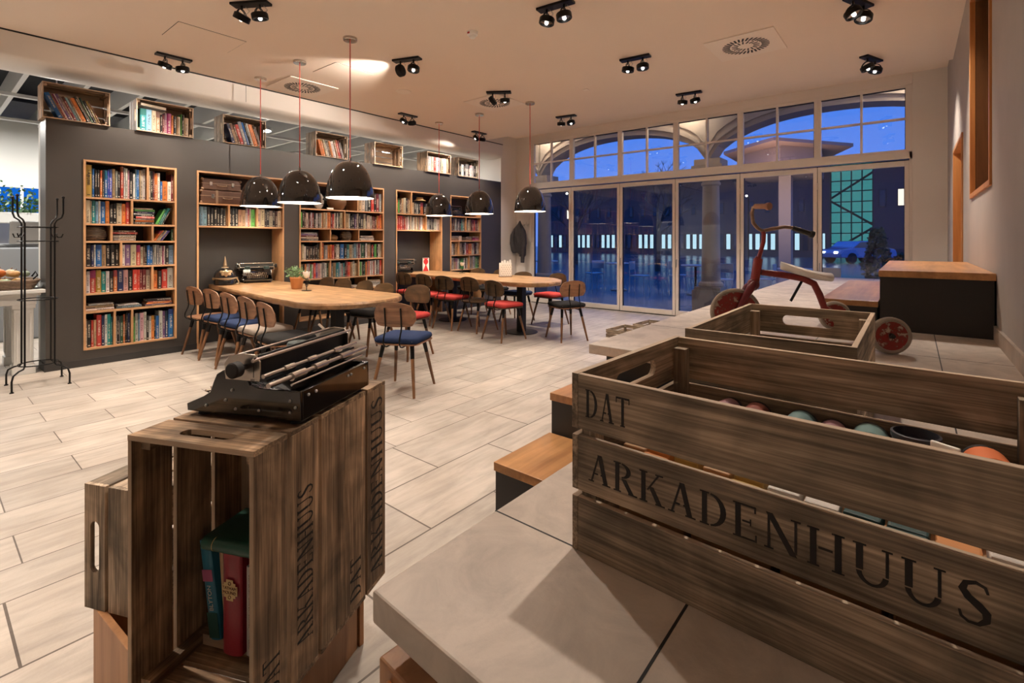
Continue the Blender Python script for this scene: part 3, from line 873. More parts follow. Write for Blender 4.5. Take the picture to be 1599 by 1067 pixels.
def book_mat(name, attr):
    m, t, b = new_mat(name)
    N, L = t.nodes, t.links
    if attr:
        a = N.new('ShaderNodeAttribute'); a.attribute_name = 'book_colour'
        col, alp = a.outputs['Color'], a.outputs['Alpha']
    else:
        a = N.new('ShaderNodeObjectInfo'); col, alp = a.outputs['Color'], a.outputs['Alpha']
    uv = N.new('ShaderNodeTexCoord'); sp = N.new('ShaderNodeSeparateXYZ'); L.new(uv.outputs['UV'], sp.inputs[0])
    def mth(op, x, y=None, z=None):
        n = N.new('ShaderNodeMath'); n.operation = op
        for i, q in enumerate((x, y, z)):
            if q is None: continue
            if isinstance(q, (int, float)): n.inputs[i].default_value = q
            else: L.new(q, n.inputs[i])
        return n.outputs[0]
    U, V = sp.outputs['X'], sp.outputs['Y']
    # lettering-like strokes running up the spine
    nz = N.new('ShaderNodeTexNoise'); nz.inputs['Scale'].default_value = 1.0; nz.inputs['Detail'].default_value = 1
    cb = N.new('ShaderNodeCombineXYZ')
    L.new(mth('MULTIPLY', U, 3.0), cb.inputs[0]); L.new(mth('MULTIPLY', V, 62.0), cb.inputs[1]); L.new(mth('MULTIPLY', alp, 50.0), cb.inputs[2])
    L.new(cb.outputs[0], nz.inputs['Vector'])
    strk = mth('GREATER_THAN', nz.outputs['Fac'], 0.50)
    inu = mth('LESS_THAN', mth('ABSOLUTE', mth('SUBTRACT', U, .5)), .22)
    c0_ = mth('ADD', .5, mth('MULTIPLY', mth('SUBTRACT', alp, .5), .35))
    inv = mth('LESS_THAN', mth('ABSOLUTE', mth('SUBTRACT', V, c0_)), .24)
    txt_ = mth('MULTIPLY', mth('MULTIPLY', strk, inu), inv)
    pub = mth('MULTIPLY', mth('LESS_THAN', mth('ABSOLUTE', mth('SUBTRACT', V, .07)), .02), mth('LESS_THAN', mth('ABSOLUTE', mth('SUBTRACT', U, .5)), .25))
    txt_ = mth('MAXIMUM', txt_, pub)
    bw = N.new('ShaderNodeRGBToBW'); L.new(col, bw.inputs[0])
    dark = mth('LESS_THAN', bw.outputs[0], .22)
    tcx = N.new('ShaderNodeMix'); tcx.data_type = 'RGBA'
    tcx.inputs['A'].default_value = (.05, .035, .03, 1); tcx.inputs['B'].default_value = (.62, .56, .46, 1)
    L.new(dark, tcx.inputs['Factor'])
    # some volumes carry a coloured head band
    band = mth('MULTIPLY', mth('GREATER_THAN', V, mth('ADD', .62, mth('MULTIPLY', alp, .3))), mth('GREATER_THAN', mth('FRACT', mth('MULTIPLY', alp, 7.0)), .62))
    m1 = N.new('ShaderNodeMix'); m1.data_type = 'RGBA'
    L.new(mth('MULTIPLY', band, .75), m1.inputs['Factor']); L.new(col, m1.inputs['A'])
    hv = N.new('ShaderNodeHueSaturation'); hv.inputs['Value'].default_value = .35; L.new(col, hv.inputs['Color']); L.new(mth('ADD', .35, mth('MULTIPLY', alp, .3)), hv.inputs['Hue'])
    L.new(hv.outputs[0], m1.inputs['B'])
    m2 = N.new('ShaderNodeMix'); m2.data_type = 'RGBA'
    L.new(mth('MULTIPLY', txt_, .8), m2.inputs['Factor']); L.new(m1.outputs['Result'], m2.inputs['A']); L.new(tcx.outputs['Result'], m2.inputs['B'])
    L.new(m2.outputs['Result'], b.inputs['Base Color'])
    b.inputs['Roughness'].default_value = 0.4
    return m
M_BOOK = book_mat('book_cover', False)
M_BOOKA = book_mat('book_cover_far', True)

def book_geo():
    """unit book: spine at +x, thickness y 0..1, height z 0..1; returns verts, faces, mats, uvs"""
    mb = MB(); uv = []
    def q(pts, m):
        n = len(mb.v); mb.v += pts; mb.f.append(tuple(range(n, n + 4))); mb.mi.append(m); uv.extend([(p[1], p[2]) for p in pts])
    def bxf(x0, x1, y0, y1, z0, z1, m):
        q([(x1, y0, z0), (x1, y1, z0), (x1, y1, z1), (x1, y0, z1)], m)
        q([(x0, y1, z0), (x0, y0, z0), (x0, y0, z1), (x0, y1, z1)], m)
        q([(x0, y0, z0), (x1, y0, z0), (x1, y0, z1), (x0, y0, z1)], m)
        q([(x1, y1, z0), (x0, y1, z0), (x0, y1, z1), (x1, y1, z1)], m)
        q([(x0, y0, z1), (x1, y0, z1), (x1, y1, z1), (x0, y1, z1)], m)
        q([(x0, y1, z0), (x1, y1, z0), (x1, y0, z0), (x0, y0, z0)], m)
    bxf(0, .96, 0, .09, 0, 1, 0); bxf(0, .96, .91, 1, 0, 1, 0)
    # rounded spine
    ys = [0, .18, .5, .82, 1]; xx = [.96, .988, 1.0, .988, .96]
    for i in range(4):
        q([(xx[i], ys[i], 0), (xx[i + 1], ys[i + 1], 0), (xx[i + 1], ys[i + 1], 1), (xx[i], ys[i], 1)], 0)
    for z, fl in ((0, True), (1, False)):
        for i in range(4):
            p = [(.94, ys[i], z), (xx[i], ys[i], z), (xx[i + 1], ys[i + 1], z), (.94, ys[i + 1], z)]
            if fl: p.reverse()
            q(p, 0)
    bxf(.03, .95, .09, .91, .02, .97, 1)
    return mb, uv
_bg, _buv = book_geo()
BOOKME = bpy.data.meshes.new('book')
BOOKME.from_pydata(_bg.v, [], _bg.f); BOOKME.materials.append(M_BOOK); BOOKME.materials.append(M_PAPER)
BOOKME.polygons.foreach_set('material_index', _bg.mi)
_l = BOOKME.uv_layers.new(name='UVMap')
for i, q_ in enumerate(_buv): _l.data[i].uv = q_

BOOKS = []   # dict(M, code, where, case, depth)
rnd = random.Random(11)
def put(M, dims, code, row, case, pos='standing'):
    base = PAL[code][0]
    k = rnd.uniform(.66, .98)
    col = tuple(min(1, max(0, c * k * rnd.uniform(.93, 1.07))) for c in base)
    BOOKS.append(dict(M=M, dims=dims, code=code, col=col, rnd=rnd.random(), row=row, case=case, pos=pos))
def parse(spec):
    out_ = []
    for tk in spec.split():
        out_.append((tk[0], float(tk[1:]) / 100 if len(tk) > 1 else .02))
    return out_
def upright_row(spec, y0, y1, z, zt, row, case, xf=None, lean=0.0, fill=True, hmin=.66, hmax=.9, depth=(.13, .2)):
    """lean > 0: tops toward -y (left), lean < 0: tops toward +y"""
    xf = XW - .02 if xf is None else xf
    L_ = parse(spec)
    H_ = zt - z
    a = lean
    ca, sa = math.cos(a), abs(math.sin(a))
    room = (y1 - y0) - .008 - sa * H_ * .8
    tot = sum(t_[1] for t_ in L_) / ca
    k = room / tot if (fill or tot > room) else 1.0
    y = y0 + .004 + (sa * H_ * .8 if a > 0 else 0)
    hb = rnd.uniform(hmin, hmax)
    for (c, th) in L_:
        th *= k
        if rnd.random() < .45: hb = rnd.uniform(hmin, hmax)
        h_ = min(H_ * hb * rnd.uniform(.97, 1.02), H_ - .012)
        if th > .034 * k: h_ = min(H_ * .93, h_ * 1.04)
        if a: h_ = min(h_, (H_ - .015) / ca * .88)
        dp = rnd.uniform(*depth)
        xo = xf - rnd.uniform(0, .012)
        R = Matrix.Rotation(a, 4, 'X')
        zz = z + .0006 + (th * .985 * sa if a < 0 else 0)
        M = Matrix.Translation((xo - dp, y, zz)) @ R
        put(M, (dp, th * .985, h_), c, row, case, 'leaning' if a else 'standing')
        y += th / ca
def stack(spec, y0, y1, z, row, case, xf=None, depth=(.14, .2), lens=None):
    xf = XW - .02 if xf is None else xf
    zz = z + .0006
    for (c, th) in parse(spec):
        ln = (y1 - y0) * rnd.uniform(.84, 1.0)
        dp = rnd.uniform(*depth)
        off = rnd.uniform(0, (y1 - y0) - ln)
        M = Matrix.Translation((xf - rnd.uniform(0, .015) - dp, y0 + off + ln, zz)) @ Matrix.Rotation(PI / 2, 4, 'X')
        put(M, (dp, th * .98, ln), c, row, case, 'lying')
        zz += th
CN = ['bookcase by the coat rack', 'niche with suitcases', 'middle bookcase', 'niche with the hourglass box', 'bookcase by the windows']
def rg(i, r, a, b_):
    """y range between pixel columns a and b on the wall face, row z limits"""
    y0, y1, _ = CASES[i]
    ya = y0 + BT if a is None else D(a) + BT / 2
    yb = y1 - BT if b_ is None else D(b_) - BT / 2
    return ya, yb, rows7[r][0], rows7[r][1]
RN = ['top row', 'second row', 'third row', 'fourth row', 'fifth row', 'sixth row', 'bottom row']
def URow(i, r, a, b_, spec, part='', **k):
    upright_row(spec, *rg(i, r, a, b_), RN[r] + part, CN[i], **k)
URow(0, 0, None, 230.6, 'y5 b2.2 k2 k2.2 o2 k1.6 b2.6 V1.4 V2.6 T2.6 g2 k2.4 r2.6 w1.2 w2.4 i1.6 k3 w2 s1.4 b2 T1.2 c2.2 w2.4', ' left', hmin=.80, hmax=.95)
URow(0, 0, 230.6, None, 'c1.8 k2 m1.4 o2.6 w2.2 b2 o4.6 w3 m2', ' right', hmin=.6, hmax=.94)
URow(0, 1, None, 206, 'c3.2 c1 t2.8 s1.8 w1.8 b3.4 o2.8 k2.8 k2.6 c3.8 o3 r3', ' left', hmin=.78, hmax=.95)
ya, yb, z, zt = rg(0, 1, 206, None)
stack('k2.8 o2.6 k1 r2.8 k2.2 w1 n2.6 G2.2 c1.6', ya + .005, ya + .215, z, 'second row right', CN[0])
upright_row('G2.4 t1.6 t1.6 k1.8', ya + .22, yb, z, zt, 'second row right', CN[0], lean=-.42, fill=False)
ya, yb, z, zt = rg(0, 2, 174, 238)
stack('w2.8 c3.6 k1.2 r2.2 B2', ya + .004, ya + .235, z, 'third row middle', CN[0])
ya, yb, z, zt = rg(0, 2, 238, None)
upright_row('o2 o1.6 g2 c2 V1.6 p1.4', ya, yb - .03, z, zt, 'third row right', CN[0], lean=-.6, fill=False, hmax=.95)
upright_row('d2.4', yb - .03, yb, z, zt, 'third row right', CN[0])
URow(0, 3, None, 189, 'k4 n2 w1.4 b4.4 T3.2 k3.4 k3.6 k2.8', ' left', hmin=.86, hmax=.95)
URow(0, 3, 189, None, 'w2.4 p4.2 c4.4 r3 c2.6 B1.2 k1.6 b2.4 b2.2 g1 g2 g2 g1.6 w1.4 M1.2 w1.2 k3 s3.8', ' right', hmin=.80, hmax=.93)
URow(0, 4, None, 237.8, 'w3 r4 y3.8 t3.2 w2.4 k2.8 o3 n4.4 i3.6 k3.2 r3.8 r1.6 m1.8 m3.2 c3', ' left', hmin=.82, hmax=.95)
URow(0, 4, 237.8, None, 'o3.2 k2.8 r4 w4.2', ' right', hmin=.80, hmax=.95)
ya, yb, z, zt = rg(0, 5, None, None)
stack('w2.4 c1.8 T1.2 g2.4', ya + .004, ya + .25, z, 'sixth row left', CN[0])
stack('s2.8 w1.6', ya + .27, ya + .50, z, 'sixth row middle', CN[0])
stack('c1 p1.2 o1.8 m1.4 k2.8', ya + .53, yb - .01, z, 'sixth row right', CN[0])
URow(0, 6, None, 179, 'c1.2 k3.2 r2 T2.4 r4 n2.6 w2.2 t3 t1.2', ' left', hmin=.76, hmax=.93)
URow(0, 6, 179, 206.3, 'w1.2 k2 g1 d2.4 o2 k1 k1.2 n2', ' middle', hmin=.8, hmax=.92)
URow(0, 6, 206.3, None, 'G1.6 w2.6 s1.4 i3 w2.2 k2 w2 o2.4 k1.2 b2.8 w3.2 p2 n2.6 b4.4', ' right', hmin=.74, hmax=.95)
# niche 2
URow(1, 1, None, 357.5, 's1.6 s2.6 s2.8 k2.8 k2.8 k2.6 k2.2 k2.8 k2.2 T1', ' left', hmin=.86, hmax=.92)
URow(1, 1, 357.5, 401.5, 'k2 k2.8 k2.6 T3 T3.2 w2 r1.2 c1.6 G3.4', ' middle', hmin=.84, hmax=.93)
URow(1, 1, 401.5, None, 'c3.2 c3.6 k1.2 k2.6 c3 k2.4 B2.2 c3.2', ' right', hmin=.8, hmax=.93)
# middle bookcase, upper rows individually
URow(2, 0, 558.3, None, 'k1.2 T2.2 c3 g2 k3 r2.4 k2 m2.4 g2', ' right', hmin=.7, hmax=.9)
URow(2, 1, None, 538, 'G3 k2.2 B2 c3 k1.2 m1.6 w1.6 m2.4 k2.2 w2.4 k1.2 g2 w1.4 o1.4 T3.6 c2 o4.2 m2.6 r2.2 w1.8 k1.4 w2.2 k1.8 c3.8', ' left', hmin=.84, hmax=.96)
URow(2, 1, 538, None, 'k1.8 T3.8 w1.8 k2 k3.2 p2 k1.2 c2 k1.8 k4 c2.8 k2 c4.2 w1.8 B2 m2.4 B2.2 o2.6 r1.8 o2.2', ' right', hmin=.76, hmax=.93)
ya, yb, z, zt = rg(2, 2, None, 515.6)
stack('k1.8 B1.6 c2 m2.6 p2 g2.2', ya + .005, ya + .30, z, 'third row left', CN[2])
ya, yb, z, zt = rg(2, 2, 559.8, None)
stack('w1.8 w2.2 g2 w1.8', ya + .02, ya + .30, z, 'third row right', CN[2])
NEAR = None
URow(2, 3, None, 501.3, 'i2 c3 w2.2 k3.2 B1.2 k3 k2.2 B1.4 k2.2 k2.2', ' left', hmin=.74, hmax=.94)
URow(2, 3, 501.3, None, 'o3.2 g4 o2.2 o2.2 r2.6 B2.4 w3.2 k1.2 b4.2 k3.2 t2.8 T3.2 w1.2 k1.2 s2.6 g2.2 m2.4 w1.2 d4 k1.2 w2.2 T2.2 T2 k1.2 r1.6 k2.2 G2.6 k2 w1.8 c2.2', ' right', hmin=.80, hmax=.94)
URow(2, 4, None, 515.6, 'T3 k2 o1.8 w2.2 i1.4 G1.4 w2.2 r2.2 p2.2 i2.8 w1.4 g2.8 w2.2 d1.8', ' left', hmin=.76, hmax=.92)
URow(2, 4, 515.6, 559.8, 'k2.2 g2.2 T4 t4.2 s2.2 w2.2 i2 t2.2 k2.2 m2.4 r3.2 o1.2 T3.2 w3.2 c3.2', ' middle', hmin=.80, hmax=.94)
URow(2, 4, 559.8, None, 'k1.2 w1.4 G2.2 w1.2 k2.2 d1.8 o2.2 T1.2 i1.4 o1.4 w2.2 w3.2 r1.4 w2.2 k2.2 g3.2 r2.6', ' right', hmin=.82, hmax=.95)
ya, yb, z, zt = rg(2, 5, 572, None)
stack('w2.6 w2.2 g1.8 w2.8 c2', ya + .01, yb - .02, z, 'sixth row right', CN[2])
ya, yb, z, zt = rg(2, 5, 545, 572)
stack('c2.6 w2.2', ya + .01, ya + .25, z, 'sixth row middle', CN[2])
# niche 4 and narrow bookcase
URow(3, 0, None, 642.6, 'r2.4 r1.6 G2.6 B3 B1.6 T3.4 c4.2 k3.4 T2 c2.4', ' left', hmin=.6, hmax=.72)
URow(3, 0, 642.6, None, 'T3 k2.2 g2.4 k2.2 o3 k2.4 g1.4 w4 c2 k3 T3 k2', ' right', hmin=.48, hmax=.58)
URow(3, 1, None, 665.5, 'B1.4 r2.2 r3.2 r3.2 m3.2 r2.4 c1.4 i2.2 w2.6 k1.2 c2.4 g2.2 w2.2 T3.4 c2.2 k1.4 T2.2 p1.4 w2.2 w1.4 o3.2', ' left', hmin=.82, hmax=.94)
URow(3, 1, 665.5, None, 'g2.4 g2.4 k2.2 g1.6 k2 w3.4 w4.2', ' right', hmin=.76, hmax=.84)
URow(4, 1, None, 727.5, 'o2.4 k2.2 B3 g3.2 k1.4 g3.2 k3.2 t1.4 g3.4', ' left', hmin=.80, hmax=.92)
URow(4, 1, 727.5, None, 'r1.2 k2.2 c3.2 T2.4 k1.2 m3.4 r2.2 k2.4 m1.6 c2.4', ' right', hmin=.80, hmax=.92)
ya, yb, z, zt = rg(4, 2, None, None)
stack('T2.6 c2.2 g1.6 w2.4', ya + .01, ya + .24, z, 'third row left', CN[4])
stack('T2.8 c2.4 w2.4', ya + .42, ya + .60, z, 'third row middle', CN[4])
stack('M3.2 M2.6 c2.8', ya + .62, yb - .01, z, 'third row right', CN[4])
URow(4, 3, None, 717, 'G2.2 w3.2 k1.4 B1.4 T3.2', ' left', hmin=.78, hmax=.90)
URow(4, 3, 717, None, 'k1.4 c3.2 B1.4 k2.2 w2.2 r3.2 o4.2 c2.2 w1.4 m1.4 k2.2 w1.4 c2.4', ' right', hmin=.82, hmax=.95)
URow(4, 4, None, 732.5, 'w1.4 w3.2 T2.2 i2.2 w2.2 d1.6 G3.2 w2.2 k1.4 w1.4', ' left', hmin=.80, hmax=.94)
URow(4, 4, 732.5, None, 'k1.4 g2.2 T1.4 w2.2 g1.4 G2.4 d2.4', ' right', hmin=.82, hmax=.95)
# crates on the wall top
XF = XC - .02
CC = ['crate at the near end of the wall', 'second crate on the wall top', 'crate above the suitcases', 'crate above the middle bookcase', '', 'brightly lit wall top crate', 'wall top crate nearest the windows']
def CR(i, spec, **k):
    ya, yb, z, zt = crate_box[i]
    upright_row(spec, ya + .025, yb - .025, z, zt, '', CC[i], xf=XF, **k)
ya, yb, z, zt = crate_box[0]
upright_row('b5 T2.4 r1.8 w1.2 p3.2 c2.4 m3.2 s3.2 c2.4 o5 k3.2 c1.8 d2.6 k3.2 y2.6 T1.4', ya + .0, yb - .06, z, zt, '', CC[0], xf=XF, lean=.42, hmin=.66, hmax=.84)
CR(1, 't6 s5 c4 T4.2 k2.2 m1.8 i2.4 M4.2 o2.2 k3.2 T4 G1.2 k2.4 T5', hmin=.62, hmax=.76)
ya, yb, z, zt = crate_box[1]
CR(2, 'n3 T2.6 B2.2 r3.2 g3.6 b1.8 k2.2 w1.8 o3.8 B1.8 g1.6', lean=.30, hmin=.74, hmax=.9)
CR(3, 'o2.2 o2.2 c2.2 w1.4 B2.2 o2.2 w3.2 T2.2 r2.4 m1.6 g1.6', lean=.26, hmin=.7, hmax=.84)
CR(5, 'w3 w2.4 r2.4 w4 c3 w2.4 T2', hmin=.7, hmax=.85)
CR(6, 'k3 w3 k2.2 g1.4 g2.2 k2.2 i2.4 g2.2 k3.2', hmin=.66, hmax=.8)

# 300 nearest as things of their own, the rest as one mesh
def bdist(bk):
    p = bk['M'].translation
    Fd = -SP * p.x + CP * p.y
    return Fd / max(.02, (bk['dims'][1] * bk['dims'][2]) ** .5 * 6 + .6)
order = sorted(range(len(BOOKS)), key=lambda i: bdist(BOOKS[i]))
indiv = set(order[:296])
from collections import Counter, defaultdict
def wname(bk): return PAL[bk['code']][1]
# neighbours and labels
groups = defaultdict(list)
for i, bk in enumerate(BOOKS): groups[(bk['case'], bk['row'], bk['pos'])].append(i)
ORD = ['first', 'second', 'third', 'fourth', 'fifth', 'sixth', 'seventh', 'eighth', 'ninth', 'tenth', 'eleventh', 'twelfth']
labels = {}
for key, ids in groups.items():
    case, row, pos = key
    place = (row + ', ' if row else '') + case
    cnt = Counter(wname(BOOKS[i]) for i in ids)
    pairs = Counter()
    for k_, i in enumerate(ids):
        l_ = wname(BOOKS[ids[k_ - 1]]) if k_ else None
        pairs[(wname(BOOKS[i]), l_)] += 1
    seen = Counter()
    for k_, i in enumerate(ids):
        n_ = wname(BOOKS[i]); seen[n_] += 1
        l_ = wname(BOOKS[ids[k_ - 1]]) if k_ else None
        if cnt[n_] == 1: s_ = '%s book %s in %s' % (n_, pos, place)
        elif pairs[(n_, l_)] == 1 and l_ and l_ != n_:
            s_ = '%s book %s a %s one, %s' % (n_, 'on top of' if pos == 'lying' else 'right of', l_, place)
        elif pos == 'lying': s_ = '%s %s book from the stack bottom, %s' % (ORD[seen[n_] - 1], n_, place)
        else: s_ = '%s %s book from the left, %s' % (ORD[seen[n_] - 1], n_, place)
        labels[i] = s_
sm = MB(); scol = []; suv = []
for i, bk in enumerate(BOOKS):
    S_ = Matrix.Diagonal((*bk['dims'], 1))
    if i in indiv:
        o = bpy.data.objects.new('book', BOOKME); COL.objects.link(o)
        o.matrix_world = bk['M'] @ S_
        loc_, rot_, sca_ = bk['M'].decompose()
        o.location = loc_; o.rotation_euler = rot_.to_euler(); o.scale = bk['dims']
        o.color = (*bk['col'], bk['rnd'])
        place = (bk['row'] + ' of the ' if bk['row'] else '') + bk['case']
        tag(o, labels[i], 'book', 'books in the ' + place)
    else:
        T_ = bk['M'] @ S_
        n = len(sm.v)
        sm.v += [tuple(T_ @ Vector(v)) for v in _bg.v]
        sm.f += [tuple(n + q_ for q_ in f) for f in _bg.f]; sm.mi += _bg.mi
        scol += [(*bk['col'], bk['rnd'])] * len(_bg.v); suv += _buv
if sm.v:
    so = sm.build('books', [M_BOOKA, M_PAPER], smooth=0)
    at_ = so.data.color_attributes.new('book_colour', 'FLOAT_COLOR', 'POINT')
    for i, c in enumerate(scol): at_.data[i].color = c
    l_ = so.data.uv_layers.new(name='UVMap')
    for i, q_ in enumerate(suv): l_.data[i].uv = q_
    tag(so, 'smaller distant books filling the far bookcases and crates', 'books', None, 'stuff')
# title on the ochre book
T_R = Matrix(((0, 0, 1), (0, 1, 0), (-1, 0, 0)))
for i, bk in enumerate(BOOKS):
    if bk['code'] == 'y' and bk['case'] == CN[0] and bk['row'] == 'top row left':
        p = bk['M'].translation; dm = bk['dims']
        Rt = Matrix(((0, 0, 1), (0, 1, 0), (-1, 0, 0)))
        to = text_obj('spine_title', '\u00c4gypten', .042, M_INK, None, (p.x + dm[0] + .0008, p.y + dm[1] * .30, p.z + dm[2] * .78), Rt)
        par = [o for o in bpy.data.objects if o.get('label') == labels[i]]
        if par:
            bpy.context.view_layer.update()
            mw = to.matrix_world.copy(); to.parent = par[0]
            to.matrix_parent_inverse = (Matrix.LocRotScale(par[0].location, par[0].rotation_euler, par[0].scale)).inverted()

# ------------------------------------------------------------------ books in the near crate
def near_book(label, origin, xdir, width, height, depth, colr, tilt=0.0, flat=False):
    """spine faces the viewer (-u); xdir runs along the crate width"""
    t = thing('book', label, 'book', origin, group='books in the upright crate')
    R = Matrix((xdir, u, up)).transposed()
    if flat: R = R @ Matrix.Rotation(PI / 2, 3, 'Y')
    if tilt: R = R @ Matrix.Rotation(tilt, 3, 'Y')
    t.rotation_euler = R.to_euler()
    cm = mat('near_cover_%.2f_%.2f_%.2f' % colr, colr, .38, bump=.05)
    MB().bx(0, .003, 0, depth, 0, height).bx(width - .003, width, 0, depth, 0, height).lathe([(0, 0)] and [(.0001, 0), (width / 2, 0.0), (width / 2, height), (.0001, height)], (width / 2, .001, 0), 20, sx=.999, sy=.28).build('cover', cm, t, smooth=50)
    MB().bx(.003, width - .003, .002, depth - .004, .004, height - .004).build('pages', M_PAPER, t, smooth=0)
    return t, R
fl = Vector((AFL[0], AFL[1], ZCR)); zb = ZCR + .0125
def inA(wf, df, z=0.0): return fl + WD * (wf - .022) + u * df + up * (z + .0415)
lb = MB().bx(-.0145, .0145, -.152, .152, -.0735, .0735); lb = lb.build('inner_shelf', crw['y'], cA, smooth=0, bevel=.002); lb.location = (-.312 + .012 + .0148, 0, .095)
tb, Rb = near_book('blue illustrated paperback leaning in the upright crate', inA(.098, .158), WD, .034, .252, .10, (.03, .22, .36), tilt=-.15)
MB().bx(.001, .033, -.0052, -.0046, .15, .18).build('cover_art', mat('art_pink', (.45, .12, .25), .5), tb, smooth=0)
MB().bx(.001, .033, -.0052, -.0046, .006, .07).build('cover_art', mat('art_deep', (.02, .09, .08), .5), tb, smooth=0)
XT = Matrix(((1, 0, 0), (0, 0, -1), (0, 1, 0)))
UPT = XT @ Matrix.Rotation(PI / 2, 3, 'Z')
text_obj('spine_title', 'BLYTON', .017, M_WHITE, tb, (.024, -.0056, .075), UPT)
tb, Rb = near_book('thin cream paperback tilted against the red book', inA(.146, .155), WD, .011, .235, .10, (.50, .34, .20), tilt=-.085)
tb, Rb = near_book('thick red hardback with a gold cross shaped label', inA(.160, .135), WD, .058, .262, .125, (.30, .012, .03))
gp = [(-1, .45), (-.75, .45), (-.75, .7), (-.45, .7), (-.45, 1), (.45, 1), (.45, .7), (.75, .7), (.75, .45), (1, .45), (1, -.45), (.75, -.45), (.75, -.7), (.45, -.7), (.45, -1), (-.45, -1), (-.45, -.7), (-.75, -.7), (-.75, -.45), (-1, -.45)]
TP = Matrix(((1, 0, 0), (0, 0, -1), (0, 1, 0)))
MG = mat('gold_label', (.62, .45, .20), .45)
m_ = MB().prism([(.029 + x * .023, .165 + y * .026) for x, y in gp], .0098, .0106, T=TP); m_.build('gold_label', MG, tb, smooth=0)
text_obj('spine_title', 'TATHAM', .0105, mat('label_ink', (.10, .015, .01), .6), tb, (.029, -.0112, .167), XT, align='CENTER', depth=.0002)
text_obj('spine_title', 'MOUND', .0105, MATS['label_ink'], tb, (.029, -.0112, .156), XT, align='CENTER', depth=.0002)
for dz in (.017, -.017):
    MB().tube([(.029 + .004 * math.cos(a_ / 8 * PI), -.0108, .165 + dz + .004 * math.sin(a_ / 8 * PI)) for a_ in range(16)], .0007, 5, closed=True).build('ornament', MATS['label_ink'], tb)
tb, Rb = near_book('slim white paperback with black spine lettering right of the red book', inA(.226, .14), WD, .026, .222, .115, (.46, .44, .43))
text_obj('spine_title', 'DOSTOEVSKY  Crime and Punishment', .0082, M_INK, tb, (.0105, -.0046, .205), XT @ Matrix.Rotation(-PI / 2, 3, 'Z'), depth=.0002)
text_obj('spine_title', 'Classics', .008, M_INK, tb, (.0105, -.0046, .045), XT @ Matrix.Rotation(-PI / 2, 3, 'Z'), depth=.0002)
# dark green volume lying across the tops
t = thing('book', 'dark green hardback lying flat on top of the red book', 'book', inA(.125, .115, .2645), group='books in the upright crate')
t.rotation_euler = Matrix((WD, u, up)).transposed().to_euler()
MB().bx(0, .17, 0, .13, 0, .003).bx(0, .17, 0, .13, .031, .034).tube([(0, .002, .017), (.17, .002, .017)], .0168, 16).build('cover', mat('green_cloth', (.012, .075, .05), .45), t, smooth=50)
MB().bx(.003, .167, .004, .126, .003, .031).build('pages', M_PAPER, t, smooth=0)
MB().tube([(.032, .002, .017), (.034, .002, .017)], .0171, 16).build('gilt_band', MG, t)
